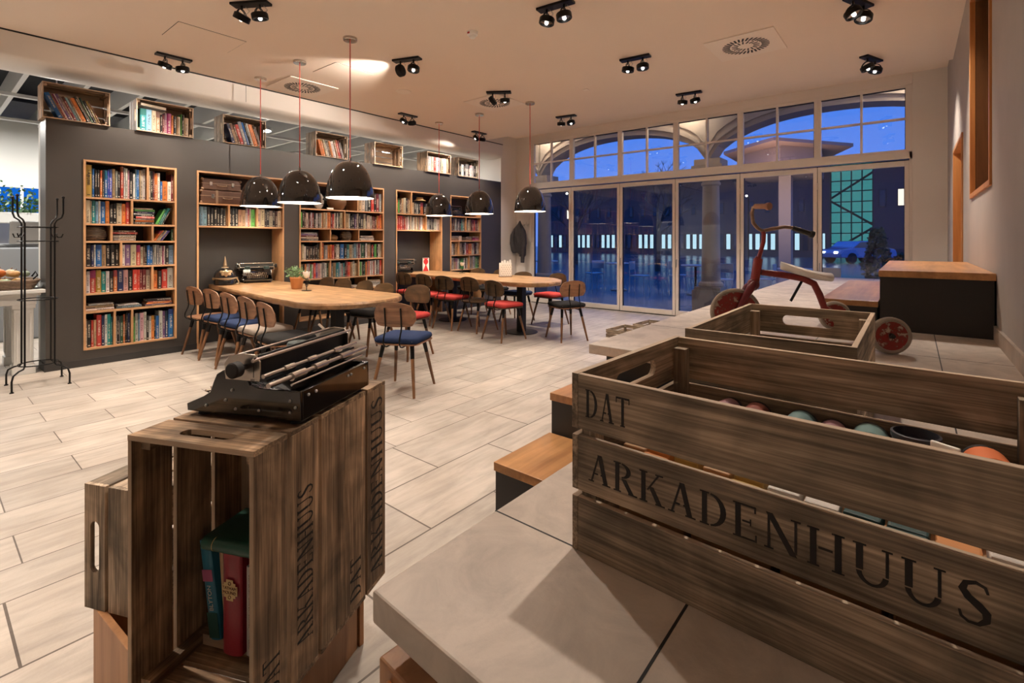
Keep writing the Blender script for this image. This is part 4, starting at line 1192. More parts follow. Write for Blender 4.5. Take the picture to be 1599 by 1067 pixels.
#@@PART3
# ------------------------------------------------------------------ chairs
def cushion_mat(name, c): return mat(name, c, 0.95, spec=.15, bump=.15, bscale=160, noise=.12, nscale=20)
CUSH = {'red': cushion_mat('red_cushion', (.46, .055, .05)), 'blue': cushion_mat('blue_cushion', (.018, .030, .075)),
        'dark': cushion_mat('charcoal_cushion', (.020, .019, .019)), 'cream': cushion_mat('beige_cushion', (.30, .25, .21))}
def rounded(hx, hy, r, n=5, bulge=0.0):
    P = []
    for (cx, cy, a0) in ((hx - r, hy - r, 0), (-hx + r, hy - r, 90), (-hx + r, -hy + r, 180), (hx - r, -hy + r, 270)):
        for i in range(n + 1):
            a = math.radians(a0 + 90 * i / n)
            P.append((cx + r * math.cos(a), cy + r * math.sin(a)))
    return P
def make_chair(kind, cush):
    t = thing('dining_chair', 'chair', 'chair')
    wm = M_CHW if kind == 'walnut' else M_CHV
    # seat shell: slightly dished ply
    P = rounded(.205, .20, .085)
    P = [(x * (1 + .06 * (y > 0)), y) for x, y in P]
    n = len(P); mb = MB()
    for (sc_, z) in ((1, .438), (1.0, .450), (.55, .446), (.0, .444)):
        mb.v += [(x * sc_, y * sc_, z) for x, y in P]
    for k in range(3):
        for i in range(n):
            j = (i + 1) % n; a = k * n
            mb.f.append((a + i, a + j, a + n + j, a + n + i)); mb.mi.append(0)
    mb.f.append(tuple(reversed(range(n)))); mb.mi.append(0)
    mb.build('seat', wm, t, smooth=40)
    if cush:
        Q = rounded(.205, .195, .05)
        mb = MB(); lv = [(.94, .4505), (1.0, .462), (1.01, .478), (.985, .494), (.90, .503), (.5, .507), (0, .508)]
        for (s_, z) in lv: mb.v += [(x * s_, y * s_, z) for x, y in Q]
        n = len(Q)
        for k in range(len(lv) - 1):
            for i in range(n):
                j = (i + 1) % n; a = k * n
                mb.f.append((a + i, a + j, a + n + j, a + n + i)); mb.mi.append(0)
        mb.f.append(tuple(reversed(range(n)))); mb.mi.append(0)
        c = mb.build('cushion', CUSH[cush], t, smooth=60)
        mb = MB()
        for sx in (-1, 1): mb.ball((sx * .165, -.19, .476), .006, n=8, k=5)
        mb.build('cushion_button', M_STEEL, c)
    for sx in (-1, 1):
        for sy in (-1, 1):
            p0 = Vector((sx * .135, sy * .125, .436)); p1 = Vector((sx * .20, sy * .225, 0))
            d = p1 - p0
            pm = p0 + d * .27
            l = MB().tube([pm - d * .02, p0 + d * .6, p1], [.0165, .0155, .0115], 10).build('leg', M_LEG, t)
            MB().tube([p0, p0 + d * .06, pm], [.020, .0195, .0175], 10).build('leg_socket', M_BLACK, l)
    mb = MB()
    mb.bx(-.14, .14, -.135, -.115, .425, .438).bx(-.14, .14, .115, .135, .425, .438)
    mb.build('seat_frame', M_BLACK, t, smooth=0)
    for sx in (-1, 1):
        x = sx * .075
        pts = [(x, .02, .430), (x, -.12, .424), (x, -.19, .422), (x, -.228, .435), (x, -.247, .462), (x, -.246, .495), (x, -.232, .53), (x, -.214, .565), (x, -.207, .60), (x, -.214, .66), (x, -.222, .72), (x, -.228, .765)]
        MB().tube(pts, .0065, 8).build('back_tube', M_BLACK, t)
    # backrest: arched outline, curved in plan
    out_ = []
    W2_ = .20
    shp = [(-.155, .605), (-.06, .598), (.06, .598), (.155, .605), (.183, .625), (.195, .68), (.195, .735), (.178, .775), (.12, .803), (.05, .814), (-.05, .814), (-.12, .803), (-.178, .775), (-.195, .735), (-.195, .68), (-.183, .625)]
    nx = 12
    def zr(x):
        lo = .598 + .010 * (abs(x) / .195) ** 2 + (.05 * max(0, (abs(x) - .15) / .045) ** 2)
        hi = .814 - .045 * (abs(x) / .195) ** 2 - (.05 * max(0, (abs(x) - .15) / .045) ** 2)
        return lo, hi
    mb = MB(); xs_ = [-.195 + .39 * i / nx for i in range(nx + 1)]; nz = 6
    for off in (0, .010):
        for x in xs_:
            lo, hi = zr(x)
            for k in range(nz + 1):
                z = lo + (hi - lo) * k / nz
                yy = -.205 - (z - .60) * .10 + .9 * x * x + off
                mb.v.append((x, yy, z))
    m1 = (nx + 1) * (nz + 1)
    for i in range(nx):
        for k in range(nz):
            a = i * (nz + 1) + k; b_ = a + nz + 1
            mb.f.append((a, b_, b_ + 1, a + 1)); mb.f.append((m1 + a, m1 + a + 1, m1 + b_ + 1, m1 + b_)); mb.mi += [0, 0]
        a = i * (nz + 1); b_ = a + nz + 1
        mb.f.append((a, m1 + a, m1 + b_, b_)); mb.mi.append(0)
        a += nz; b_ += nz
        mb.f.append((a, b_, m1 + b_, m1 + a)); mb.mi.append(0)
    for i in (0, nx):
        for k in range(nz):
            a = i * (nz + 1) + k
            f = (a, a + 1, m1 + a + 1, m1 + a)
            mb.f.append(f if i == 0 else tuple(reversed(f))); mb.mi.append(0)
    mb.build('backrest', wm, t, smooth=45)
    return t
PROTO = {}
def place_chair(kind, cush, x, y, rz, label, group=None):
    k = (kind, cush)
    if k not in PROTO:
        t = make_chair(kind, cush); PROTO[k] = t
        t.location = (x, y, 0); t.rotation_euler = (0, 0, rz); t['label'] = label
        if group: t['group'] = group
        return t
    return copy_tree(PROTO[k], (x, y, 0), rz, label, group)
g1, g2 = 'chairs around the near long table', 'chairs around the far long table'
R_ = math.radians
# the position given is the seat centre; the backrest is .215 m behind it
NC = [(-6.50, 2.27, 6, 'walnut', None, 'walnut chair without a cushion nearest the tall bookcase'),
      (-6.01, 2.28, 4, 'walnut', 'blue', 'walnut chair with a blue cushion, beside the bare wooden seat'),
      (-5.46, 2.25, 2, 'walnut', 'blue', 'walnut chair with a blue cushion in the middle of the near row'),
      (-4.95, 2.22, 0, 'walnut', 'cream', 'walnut chair with a beige cushion at the near long table'),
      (-4.36, 2.14, -4, 'walnut', 'dark', 'walnut chair with a charcoal cushion behind the large typewriter')]
for x, y, a, k, c, l in NC: place_chair(k, c, x, y, R_(a), l, g1)
FC = [(-6.55, 3.62, 180, 'old', 'dark', 'dark veneer chair partly behind the candle holder'),
      (-6.09, 3.60, 182, 'old', None, 'second dark chair from the flower pot, in front of the middle bookcase'),
      (-5.62, 3.62, 178, 'old', 'dark', 'third dark chair behind the near table, in front of the bookcase'),
      (-5.08, 3.54, 182, 'old', 'dark', 'dark veneer chair behind the near table close to its rounded end'),
      (-4.56, 3.66, 190, 'old', 'red', 'dark round-backed chair with a red cushion past the near table corner')]
for x, y, a, k, c, l in FC: place_chair(k, c, x, y, R_(a), l, g1)
place_chair('walnut', 'blue', -3.56, 2.82, R_(26), 'walnut chair with a blue cushion standing free right of the near table', g1)
N2 = [(-6.63, 5.42, 2, 'red', 'dark chair with a red cushion at the niche end of the far table'),
      (-6.05, 5.36, 0, 'red', 'second dark chair with a red cushion from the niche end'),
      (-5.50, 5.28, 3, 'red', 'dark chair with a red cushion in the middle of the far row'),
      (-5.03, 5.36, -2, None, 'dark chair without a cushion between two red cushioned ones'),
      (-4.32, 5.12, -8, 'red', 'dark chair with a bright red cushion in front of the round table foot')]
for x, y, a, c, l in N2: place_chair('old', c, x, y, R_(a), l, g2)
F2 = [(-6.38, 6.62, 182, 'dark', 'dark chair behind the far table beside the white candle holder'),
      (-5.85, 6.66, 178, 'dark', 'dark chair behind the far table left of the patterned paper holder'),
      (-5.10, 6.38, 184, 'blue', 'dark chair with a blue cushion behind the far table'),
      (-4.50, 6.48, 172, 'red', 'dark chair with a red cushion by the glass door')]
for x, y, a, c, l in F2: place_chair('old', c, x, y, R_(a), l, g2)
place_chair('walnut', 'dark', -3.66, 5.66, R_(62), 'light walnut chair with a charcoal cushion at the far table end', g2)

# ------------------------------------------------------------------ tables
def table(label, outline, feet, z=.77, th=.06, seed=1):
    t = thing('long_table', label, 'table', (0, 0, 0))
    r_ = random.Random(seed)
    # subdivide the outline, wobble it like a live edge
    P = []
    n = len(outline)
    for i in range(n):
        a, b_ = Vector(outline[i]), Vector(outline[(i + 1) % n])
        k = max(1, int((b_ - a).length / .09))
        for j in range(k): P.append(a + (b_ - a) * j / k)
    P = [p + Vector((r_.uniform(-.008, .008), r_.uniform(-.008, .008))) if p.x > -6.80 else p for p in P]
    c = sum(P, Vector((0, 0))) / len(P)
    mb = MB(); m = len(P)
    for (s_, zz) in ((.026, z - th), (.004, z - th * .75), (-.003, z - th * .35), (.002, z - .006), (.008, z)):
        for p in P:
            d = (c - p); d = d / d.length * (s_ + r_.uniform(-.005, .005) * (zz < z - .01))
            q = p + d if p.x > -6.80 else p
            mb.v.append((q.x, q.y, zz))
    for k in range(4):
        for i in range(m):
            j = (i + 1) % m; a = k * m
            mb.f.append((a + i, a + j, a + m + j, a + m + i)); mb.mi.append(0)
    mb.f.append(tuple(reversed(range(m)))); mb.f.append(tuple(4 * m + i for i in range(m))); mb.mi += [0, 0]
    mb.build('table_top', M_TABLE, t, smooth=30)
    for (x, y) in feet:
        f = MB().bx(x - .05, x + .05, y - .05, y + .05, .012, z - th).build('pedestal', M_BLACK, t, smooth=0, bevel=.003)
        MB().lathe([(.235, 0), (.24, .004), (.235, .012), (.06, .018)], (x, y, 0), 36).build('foot_plate', M_BLACK, f)
    return t
T1 = [(-7.17, 2.48), (-6.90, 2.46), (-6.0, 2.375), (-4.95, 2.29), (-4.45, 2.27), (-4.22, 2.32), (-4.06, 2.46), (-3.98, 2.66), (-3.98, 2.92), (-4.04, 3.12), (-4.14, 3.26), (-4.32, 3.35), (-5.0, 3.35), (-6.0, 3.33), (-6.83, 3.298), (-7.17, 3.298)]
table('long oak live edge table with the spiked helmet, running into the niche', T1, [(-4.62, 2.80), (-6.15, 2.85)])
T2 = [(-7.17, 5.50), (-6.88, 5.48), (-5.75, 5.40), (-4.75, 5.24), (-4.25, 5.19), (-3.96, 5.27), (-3.82, 5.47), (-3.82, 5.75), (-3.96, 6.0), (-4.25, 6.24), (-4.82, 6.31), (-5.9, 6.30), (-6.83, 6.296), (-7.17, 6.296)]
table('long oak live edge table with rounded end near the glass doors', T2, [(-4.44, 5.66), (-6.03, 5.80)], seed=5)

# ------------------------------------------------------------------ pendant lamps
def pendant(x, y, label):
    t = thing('pendant_lamp', label, 'lamp', (x, y, 1.775), group='black dome pendants over the tables')
    R0, H0 = .235, .375
    op, ip = [], []
    n = 16
    for i in range(n + 1):
        a = PI / 2 * i / n
        r = R0 * math.cos(a) ** .80 if i < n else .012
        z = H0 * math.sin(a) ** 1.06
        op.append((max(r, .012), z)); ip.append((max(r - .006, .008), max(z - .004, 0)))
    MB().lathe(op, (0, 0, 0), 56).build('lamp_shade', M_LAMPBLK, t, smooth=50)
    s_ = MB().lathe([(R0, 0)] + ip, (0, 0, 0), 56).build('shade_lining', M_LWHITE, t, smooth=50)
    MB().tube([(0, 0, H0 - .002), (0, 0, H0 + .03)], .012, 12).build('cord_grip', M_CHROME, t)
    MB().tube([(0, 0, H0 + .03), (0, 0, ZC - 1.775 - .03)], .0052, 6).build('cord', M_CORD, t)
    MB().lathe([(.002, -.032), (.065, -.030), (.07, -.024), (.07, 0), (.002, 0)], (0, 0, ZC - 1.775 - .0005), 28).build('ceiling_rose', M_CHROME, t)
    MB().ball((0, 0, .24), .040, n=16, k=10).tube([(0, 0, .27), (0, 0, .34)], .018, 10).build('bulb', M_BULB, t)
    l = bpy.data.lights.new('bulb_light', 'POINT'); l.energy = E_PEND; l.color = (1, .88, .72); l.shadow_soft_size = .05
    lo = bpy.data.objects.new('bulb_light', l); COL.objects.link(lo); lo.parent = t; lo.location = (0, 0, .17)
PN = ['black dome pendant over the helmet end of the near table', 'middle black dome pendant over the near table', 'black dome pendant nearest the viewer over the near table',
      'black dome pendant over the niche end of the far table', 'middle black dome pendant over the far table', 'black dome pendant in front of the white pier']
for (x, y), l in zip([(-6.39, 2.80), (-5.44, 2.82), (-4.42, 2.82), (-6.40, 5.83), (-5.45, 5.84), (-4.41, 5.83)], PN): pendant(x, y, l)

# ------------------------------------------------------------------ twin ceiling spots
def twin_spot(x, y, aims, label, rz=0.0, energy=E_SPOT, lit=(1, 1), cone=84):
    """plate along local x, two gimbal heads; aims are world points each head looks at"""
    t = thing('twin_ceiling_spot', label, 'spotlight', (x, y, ZC), rz, 'twin black spotlights on the ceiling')
    MB().bx(-.17, .17, -.045, .045, -.022, -.0005).build('mounting_plate', M_BLACK, t, smooth=0, bevel=.002)
    Rz = Matrix.Rotation(rz, 3, 'Z')
    for k, sx in enumerate((-1, 1)):
        hp = Vector((sx * .085, 0, -.125))
        wp = Vector((x, y, ZC)) + Rz @ hp
        d = Rz.inverted() @ (Vector(aims[k]) - wp); d.normalize()
        zax = -d
        xax = Vector((0, 1, 0)).cross(zax)
        xax = xax.normalized() if xax.length > .1 else Vector((1, 0, 0))
        yax = zax.cross(xax)
        Rh = Matrix((xax, yax, zax)).transposed()
        h = MB().lathe([(.030, .034), (.040, .034), (.064, .028), (.068, .022), (.068, -.020), (.064, -.024), (.056, -.024), (.052, -.010)], hp, 28, R=Rh).build('spot_head', M_BLACK, t, smooth=40)
        MB().lathe([(.0001, -.006), (.022, -.008), (.052, -.0105)], hp, 24, R=Rh).build('reflector', M_LENSOFF, h, smooth=60)
        MB().ball(hp + Rh @ Vector((0, 0, -.015)), .017, n=12, k=6).build('bulb', M_LENS if lit[k] else M_LENSOFF, h)
        arc = [hp + Vector((0, .062 * math.cos(a), .0 + .062 * math.sin(a) * 1.15)) for a in [PI * i / 10 for i in range(11)]]
        ar = MB()
        for q in (-1, 1): ar.tube([p + Vector((q * .006, 0, 0)) for p in arc], .004, 6)
        ar.tube([hp + Vector((0, 0, .07)), (hp.x, 0, -.02)], .010, 8)
        ar.build('gimbal_arm', M_BLACK, t)
        # lead looping from the plate to the head
        MB().tube([(hp.x + .02, .02, -.022), (hp.x + .04, .045, -.05), (hp.x + .02, .03, -.085), hp + Rh @ Vector((0, .0, .03))], .0025, 5).build('lead', M_STEEL, t)
        if lit[k]:
            l = bpy.data.lights.new('spot_light', 'SPOT'); l.energy = energy; l.color = WARM
            l.spot_size = math.radians(cone); l.spot_blend = .9; l.shadow_soft_size = .03
            lo = bpy.data.objects.new('spot_light', l); COL.objects.link(lo); lo.parent = t
            lo.location = hp + Rh @ Vector((0, 0, -.045)); lo.rotation_euler = Rh.to_euler()
    return t
GX = [-6.39, -4.43, -2.41, -.36]
SP_ = [
    (GX[0], 1.86, [(-6.86, 1.4, 1.6), (-6.4, 2.3, 0)], 'twin spot over the tall bookcase near the coat rack', PI / 2),
    (GX[0], 5.14, [(-6.9, 4.3, 1.6), (-6.86, 5.8, 1.9)], 'twin spot beside the white bulkhead above the fourth pendant', PI / 2),
    (GX[0], 6.84, [(-6.9, 6.2, 2.6), (-6.9, 7.2, 1.8)], 'twin spot in the corner over the narrow bookcase', PI / 2),
    (GX[1], 1.86, [(-6.0, 1.3, .5), (-4.4, 2.6, .2)], 'twin spot at the top edge of the picture, left', .55),
    (GX[1], 3.55, [(-6.9, 3.0, 3.05), (-4.2, 3.0, .2)], 'twin spot glaring onto the ceiling beside it', .35),
    (GX[1], 5.14, [(-6.9, 4.3, 1.7), (-4.6, 5.6, .5)], 'twin spot below the second round ceiling diffuser', .6),
    (GX[1], 6.84, [(-5.2, 7.6, 0), (-3.6, 6.8, 0)], 'twin spot above the white pier by the windows', .2),
    (GX[2], 3.55, [(-2.9, 3.1, 0), (-1.8, 3.7, 0)], 'twin spot at the top edge of the picture, centre', 0.1),
    (GX[2], 5.14, [(-3.0, 5.2, 0), (-2.1, 5.0, 0)], 'twin spot in the middle of the ceiling', 0.1),
    (GX[2], 6.84, [(-3.0, 7.2, 0), (-1.8, 7.2, 0)], 'twin spot in front of the third window bay', 0.1),
    (GX[3], 5.14, [(.33, 4.9, 1.8), (-.6, 4.6, 1.0)], 'twin spot at the top right edge of the picture', 1.2),
    (GX[3], 6.84, [(.33, 6.9, 1.6), (-.9, 6.6, .8)], 'twin spot near the right wall and window', 1.2)]
for (x, y, am, l, rz) in SP_: twin_spot(x, y, am, l, rz)
# fixtures of the same grid above and behind the viewer
twin_spot(-.475, 2.11, [(-.55, .9, .8), (-.30, 1.7, .8)], 'twin spot above the lettered crate', .2, energy=E_SPOT * .9, cone=95, lit=(1, 0))
twin_spot(GX[2], 1.86, [(-1.7, .9, .6), (-2.6, 1.6, 0)], 'twin spot above the typewriter', .2)
for (x, y, am) in [(GX[1], 0.1, [(-4.9, .3, 0), (-3.9, .1, 0)]), (GX[0], 0.1, [(-6.3, .7, 0), (-5.8, .3, 0)]), (GX[2], 0.1, [(-2.6, .7, 0), (-3.2, 0, 0)]), (GX[1], -1.8, [(-4.8, -1.6, 0), (-3.4, -1.8, 0)]), (GX[2], -1.8, [(-2.6, -1.5, 0), (-1.6, -1.8, 0)])]:
    twin_spot(x, y, am, 'twin spot on the ceiling behind the viewer', .2)

# ------------------------------------------------------------------ ceiling fittings
def diffuser(x, y, rz, label, sz=.66):
    t = thing('swirl_diffuser', label, 'vent', (x, y, ZC), rz, 'round slotted air diffusers in the ceiling')
    MB().bx(-sz / 2, sz / 2, -sz / 2, sz / 2, -.012, -.0005).build('panel', M_CEILP, t, smooth=0, bevel=.003)
    mb = MB()
    for ring, (r0, r1, n) in enumerate(((.075, .135, 16), (.15, .225, 32))):
        for i in range(n):
            a = 2 * PI * (i + .5 * ring) / n
            rm = (r0 + r1) / 2
            mb.box((rm * math.cos(a), rm * math.sin(a), -.0125), (r1 - r0, .014 if ring == 0 else .018, .003), rz=a + .25)
    mb.build('slots', M_SEAL, t, smooth=0)
diffuser(-6.33, 3.32, 0.0, 'round slotted air diffuser behind the left pendant cords')
diffuser(-4.82, 5.50, 0.0, 'round slotted air diffuser partly behind a twin spot')
diffuser(-1.36, 5.55, 0.0, 'round slotted air diffuser at the right of the ceiling')
def access(x0, x1, y0, y1, label):
    t = thing('access_panel', label, 'panel', ((x0 + x1) / 2, (y0 + y1) / 2, ZC))
    dx, dy = (x1 - x0) / 2, (y1 - y0) / 2
    MB().bx(-dx, dx, -dy, dy, -.004, -.0005).build('panel', M_CEIL, t, smooth=0)
    MB().bx(-dx - .004, dx + .004, -dy - .004, dy + .004, -.002, -.0003).build('seam', M_DARKBASE, t, smooth=0)
access(-5.80, -5.33, 1.59, 2.19, 'flush rectangular hatch in the ceiling at the upper left')
access(-5.65, -5.15, 3.10, 3.62, 'flush rectangular hatch between the pendant cords')
t = thing('ceiling_speaker', 'flat round loudspeaker cover in the ceiling by the bright beam', 'speaker', (-5.44, 4.30, ZC))
MB().lathe([(.002, -.010), (.10, -.009), (.105, -.004), (.105, 0)], (0, 0, -.0005), 32).build('cover', M_CEILP, t)
t = thing('smoke_detector', 'white smoke detector with a red dot on the ceiling', 'smoke detector', (-3.36, 3.50, ZC))
MB().lathe([(.02, -.062), (.03, -.055), (.034, -.034), (.052, -.030), (.055, -.004), (.055, 0)], (0, 0, -.0005), 28).build('body', M_LWHITE, t)
MB().bx(-.012, .012, -.058, -.05, -.03, -.015).build('indicator', mat('red_dot', (.5, .02, .02), .4), t, smooth=0)
tag(MB().bx(-3.49, -3.41, 5.78, 5.86, ZC - .006, ZC - .0005).build('ceiling_sensor', M_CEILP, smooth=0), 'small square sensor plate in the middle of the ceiling', 'sensor')

# ------------------------------------------------------------------ typewriters
def typewriter(label, loc, rz, group='old black typewriters'):
    t = thing('typewriter', label, 'typewriter', loc, rz, group)
    # front is -y.  side plates
    side = [(-.170, .012), (-.172, .030), (-.120, .052), (-.098, .066), (-.088, .092), (-.078, .112), (-.060, .122), (-.015, .124), (.010, .112), (.022, .090), (.050, .084), (.168, .084), (.170, .012)]
    TS = Matrix(((0, 0, 1), (1, 0, 0), (0, 1, 0)))
    mb = MB()
    mb.prism(side, .150, .158, T=TS); mb.prism(side, -.158, -.150, T=TS)
    mb.bx(-.15, .15, -.172, .168, .012, .020); mb.bx(-.15, .15, .160, .170, .012, .084)
    mb.bx(-.15, .15, -.172, -.166, .012, .030)
    mb.build('body', M_GLOSSBLK, t, smooth=30, bevel=.0012)
    mb = MB()
    top_ = [(-.060, .118), (-.02, .120), (-.02, .112), (-.060, .110)]
    mb.prism(top_, -.150, .150, T=TS)
    fr_ = [(-.098, .066), (-.060, .118), (-.060, .112), (-.094, .062)]
    mb.prism(fr_, -.150, -.075, T=TS); mb.prism(fr_, .075, .150, T=TS)
    mb.build('top_cover', M_GLOSSBLK, t, smooth=30)
    for sx in (-1, 1):
        f = MB()
        for y in (-.14, .14): f.lathe([(.018, 0), (.016, .006), (.012, .012)], (sx * .13, y, 0), 14)
        f.build('rubber_foot', M_RUBBER, t)
    # type basket: a fan of chrome bars
    mb = MB()
    for i in range(21):
        a = math.radians(200 + 140 * i / 20)
        mb.tube([(.02 * math.cos(a), -.028, .098 + .01 * math.sin(a)), (.070 * math.cos(a), -.066, .108 + .045 * math.sin(a))], .0013, 4)
    mb.build('type_basket', M_CHROME, t)
    MB().tube([(.074 * math.cos(math.radians(200 + 14 * i)), -.069, .108 + .047 * math.sin(math.radians(200 + 14 * i))) for i in range(11)], .003, 6).build('basket_rim', M_CHROME, t)
    # keys in four stepped rows
    ring, capm, lev = MB(), MB(), MB()
    for r in range(4):
        y = -.160 + r * .021; z = .046 + r * .0115
        for i in range(11):
            x = -.112 + i * .0215 + r * -.005 + (.008 if r % 2 else 0)
            ring.lathe([(.0001, 0), (.0085, .0005), (.0088, .0035), (.0075, .0042)], (x, y, z), 12)
            capm.lathe([(.0074, .0041), (.0001, .0046)], (x, y, z), 12)
            lev.tube([(x, y, z), (x, y + .004, z - .012), (x * .7, -.06, .040)], .0012, 4)
    ring.build('key_ring', M_CHROME, t); capm.build('key_cap', mat('key_cream', (.40, .35, .27), .4), t); lev.build('key_lever', M_BLACK, t)
    MB().bx(-.075, .075, -.178, -.166, .034, .042).build('space_bar', M_BLACK, t, smooth=0, bevel=.003)
    # spools
    for sx in (-1, 1):
        sp_ = MB().lathe([(.001, .020), (.006, .024), (.030, .022), (.033, .018), (.033, .0), (.001, 0)], (sx * .105, -.038, .122), 26).build('ribbon_spool', mat('spool_green', (.035, .055, .05), .35, .4), t)
    # carriage
    cz = .145
    mb = MB()
    mb.tube([(-.185, .035, cz), (.185, .035, cz)], .019, 20)
    mb.build('platen', M_RUBBER, t)
    cy = MB()
    cy.bx(-.19, .19, .060, .064, .120, .172).bx(-.19, .19, -.012, -.006, .118, .128)
    cy.bx(-.19, .19, .052, .100, .112, .118)
    cy.build('paper_table', M_BLACK, t, smooth=0, bevel=.001)
    ends = MB()
    ep = [(-.020, .112), (-.024, .150), (-.010, .170), (.030, .178), (.066, .176), (.080, .160), (.080, .112)]
    for xa_ in (.186, -.190): MB().prism(ep, xa_, xa_ + .004, T=TS).build('carriage_plate', M_CHROME, t, smooth=0, bevel=.001)
    rods = MB()
    for (y, z, r, a, c_) in ((.012, .172, .0036, -.185, .185), (.072, .165, .0045, -.21, .205), (.098, .128, .0055, -.20, .200), (-.006, .136, .003, -.186, .186), (.125, .112, .0065, -.215, .215), (.145, .100, .003, -.16, .16)):
        rods.tube([(a, y, z), (c_, y, z)], r, 10)
    for x in (-.10, .02, .11):
        rods.tube([(x - .018, .098, .128), (x + .018, .098, .128)], .0085, 12)
        rods.tube([(x - .025, .125, .112), (x + .025, .125, .112)], .0105, 12)
    rods.build('carriage_rods', M_CHROME, t)
    for sx in (-1, 1):
        kn = MB()
        kn.tube([(sx * .190, .035, cz), (sx * .208, .035, cz)], .007, 10)
        kn.tube([(sx * .206, .035, cz), (sx * .209, .035, cz), (sx * .228, .035, cz), (sx * .231, .035, cz)], [.016, .019, .019, .016], 20)
        kn.build('platen_knob', M_RUBBER, t)
    lv = MB().tube([(-.188, .01, .150), (-.205, -.01, .160), (-.215, -.045, .178)], [.003, .003, .004], 8)
    lv.tube([(.188, .06, .165), (.20, .08, .178)], .003, 6)
    lv.build('return_lever', M_CHROME, t)
    for (y, z) in ((-.11, .030), (-.05, .048), (-.03, .075), (-.02, .028), (.05, .03), (.14, .032), (.14, .06), (.155, .045)):
        for sx in (-1, 1): MB().ball((sx * .1585, y, z), .0042, n=8, k=5).build('screw', M_STEEL, t)
    for x in (-.13, -.06, -.045, .13, .10): MB().ball((x, .1705, .07), .004, n=8, k=5).build('screw', M_STEEL, t)
    return t
TWL = (-1.374, .671, ZCR + .624 + .0005)
tw = typewriter('large old black typewriter standing on the upright crates', TWL, R_(-67.7 + 3))
tw.scale = (1.0, 1.0, 1.0)
c = copy_tree(tw, (-7.02, 3.025, .771), PI / 2 - .30, 'old black typewriter beside the spiked helmet in the niche')
c.scale = (1.12, .95, 1.5)
c = copy_tree(tw, (-7.04, 5.56, .771), PI / 2 - .55, 'old black typewriter left of the red hourglass box')
c.scale = (1.0, .9, 1.35)
c = copy_tree(tw, (-7.03, 6.80, 1.816), PI / 2 - .2, 'dark typewriter on the top shelf of the narrow bookcase')
c.scale = (.85, .85, 1.2)
# dark case behind the third typewriter
tag(MB().bx(-7.17, -7.09, 5.285, 5.35, .771, .90).build('machine_case', M_GLOSSBLK, smooth=0, bevel=.006), 'black machine case at the left end of the far niche', 'case')

# spiked helmet
t = thing('spiked_helmet', 'black leather spiked helmet with brass fittings on the near table', 'helmet', (-6.92, 2.585, .7765), PI / 2 - .28)
t.scale = (1.27, 1.27, 1.06)
MBR = mat('aged_brass', (.62, .47, .30), .32, 1.0, noise=.15, nscale=30)
MLE = mat('black_leather', (.012, .011, .011), .22, coat=.6)
MB().lathe([(.107, .07), (.111, .09), (.105, .13), (.087, .166), (.057, .192), (.025, .205), (.001, .208)], (0, 0, 0), 36, sx=.92, sy=1.1).build('helmet_shell', MLE, t, smooth=60)
MB().lathe([(.104, .0), (.110, .006), (.110, .070), (.105, .078)], (0, 0, 0), 36, sx=.92, sy=1.1).build('brow_band', MLE, t)
MB().lathe([(.112, .070), (.120, .075), (.119, .083), (.110, .086)], (0, 0, 0), 36, sx=.92, sy=1.12).tube([(.112 * math.cos(a), -.128 * abs(math.sin(a)), .080 - .016 * abs(math.sin(a)) ** 4) for a in [PI + PI * i / 14 for i in range(15)]], .004, 6).build('brass_trim', MBR, t)
MB().lathe([(.034, .200), (.030, .210), (.014, .214), (.016, .224), (.020, .230), (.017, .236), (.013, .27), (.006, .32), (.0008, .345)], (0, 0, 0), 24).build('spike', MBR, t, smooth=60)
# brass crest: spread shape of overlapping lobes
mb = MB()
for (x, z, r, k) in ((0, .105, .026, 1.3), (-.026, .115, .020, 1.2), (.026, .115, .020, 1.2), (-.042, .124, .014, 1.1), (.042, .124, .014, 1.1), (-.03, .092, .014, 1), (.03, .092, .014, 1), (0, .140, .012, 1), (0, .080, .012, 1.4)):
    yy = -math.sqrt(max(0, (.122) ** 2 - (x * .9) ** 2)) * (1 - max(0, (z - .09)) * 2.2)
    mb.ball((x, yy, z), r, sy=.3, sz=k, n=12, k=8)
mb.v = [(v[0], v[1] + .002, v[2] + .035) for v in mb.v]
mb.build('crest', MBR, t)
mb = MB()
for sx in (-1, 1): mb.ball((sx * .104, -.02, .066), .012, n=12, k=8)
mb.tube([(.106, -.02, .062), (.118, -.05, .03), (.11, -.08, .004), (.07, -.115, .002)], .006, 8)
mb.build('chin_scales', MBR, t)

# red hourglass box, paper holder, candle holders, potted plant
def tilted(name, label, cat, loc, rz): return thing(name, label, cat, loc, rz)
t = thing('game_box', 'white upright box with a red hourglass figure in the far niche', 'box', (-6.98, 6.03, .771), PI / 2 - .62)
MR = mat('figure_red', (.60, .025, .03), .45)
MB().bx(-.06, .06, -.02, .02, 0, .25).build('box_body', M_LWHITE, t, smooth=0, bevel=.006)
XT2 = Matrix(((1, 0, 0), (0, 0, -1), (0, 1, 0)))
f_ = MB().prism([(-.052, .006), (.052, .006), (.004, .125), (-.004, .125)], .0202, .0208, T=XT2)
f_.prism([(.042 * math.cos(2 * PI * i / 24), .180 + .052 * math.sin(2 * PI * i / 24)) for i in range(24)], .0203, .0210, T=XT2)
f_.prism([(-.05, .246), (.05, .246), (.03, .228), (-.03, .228)], .0202, .0208, T=XT2)
f_.prism([(-.012, .12), (.012, .12), (.02, .15), (-.02, .15)], .0202, .0208, T=XT2)
f_.build('red_figure', MR, t, smooth=0)
t = thing('menu_holder', 'white paper holder with small dark triangles on the far table', 'holder', (-4.98, 5.93, .771), PI / 2 - .55)
MB().bx(-.10, .10, -.055, .055, 0, .008).build('wooden_base', M_LEG, t, smooth=0)
mb = MB()
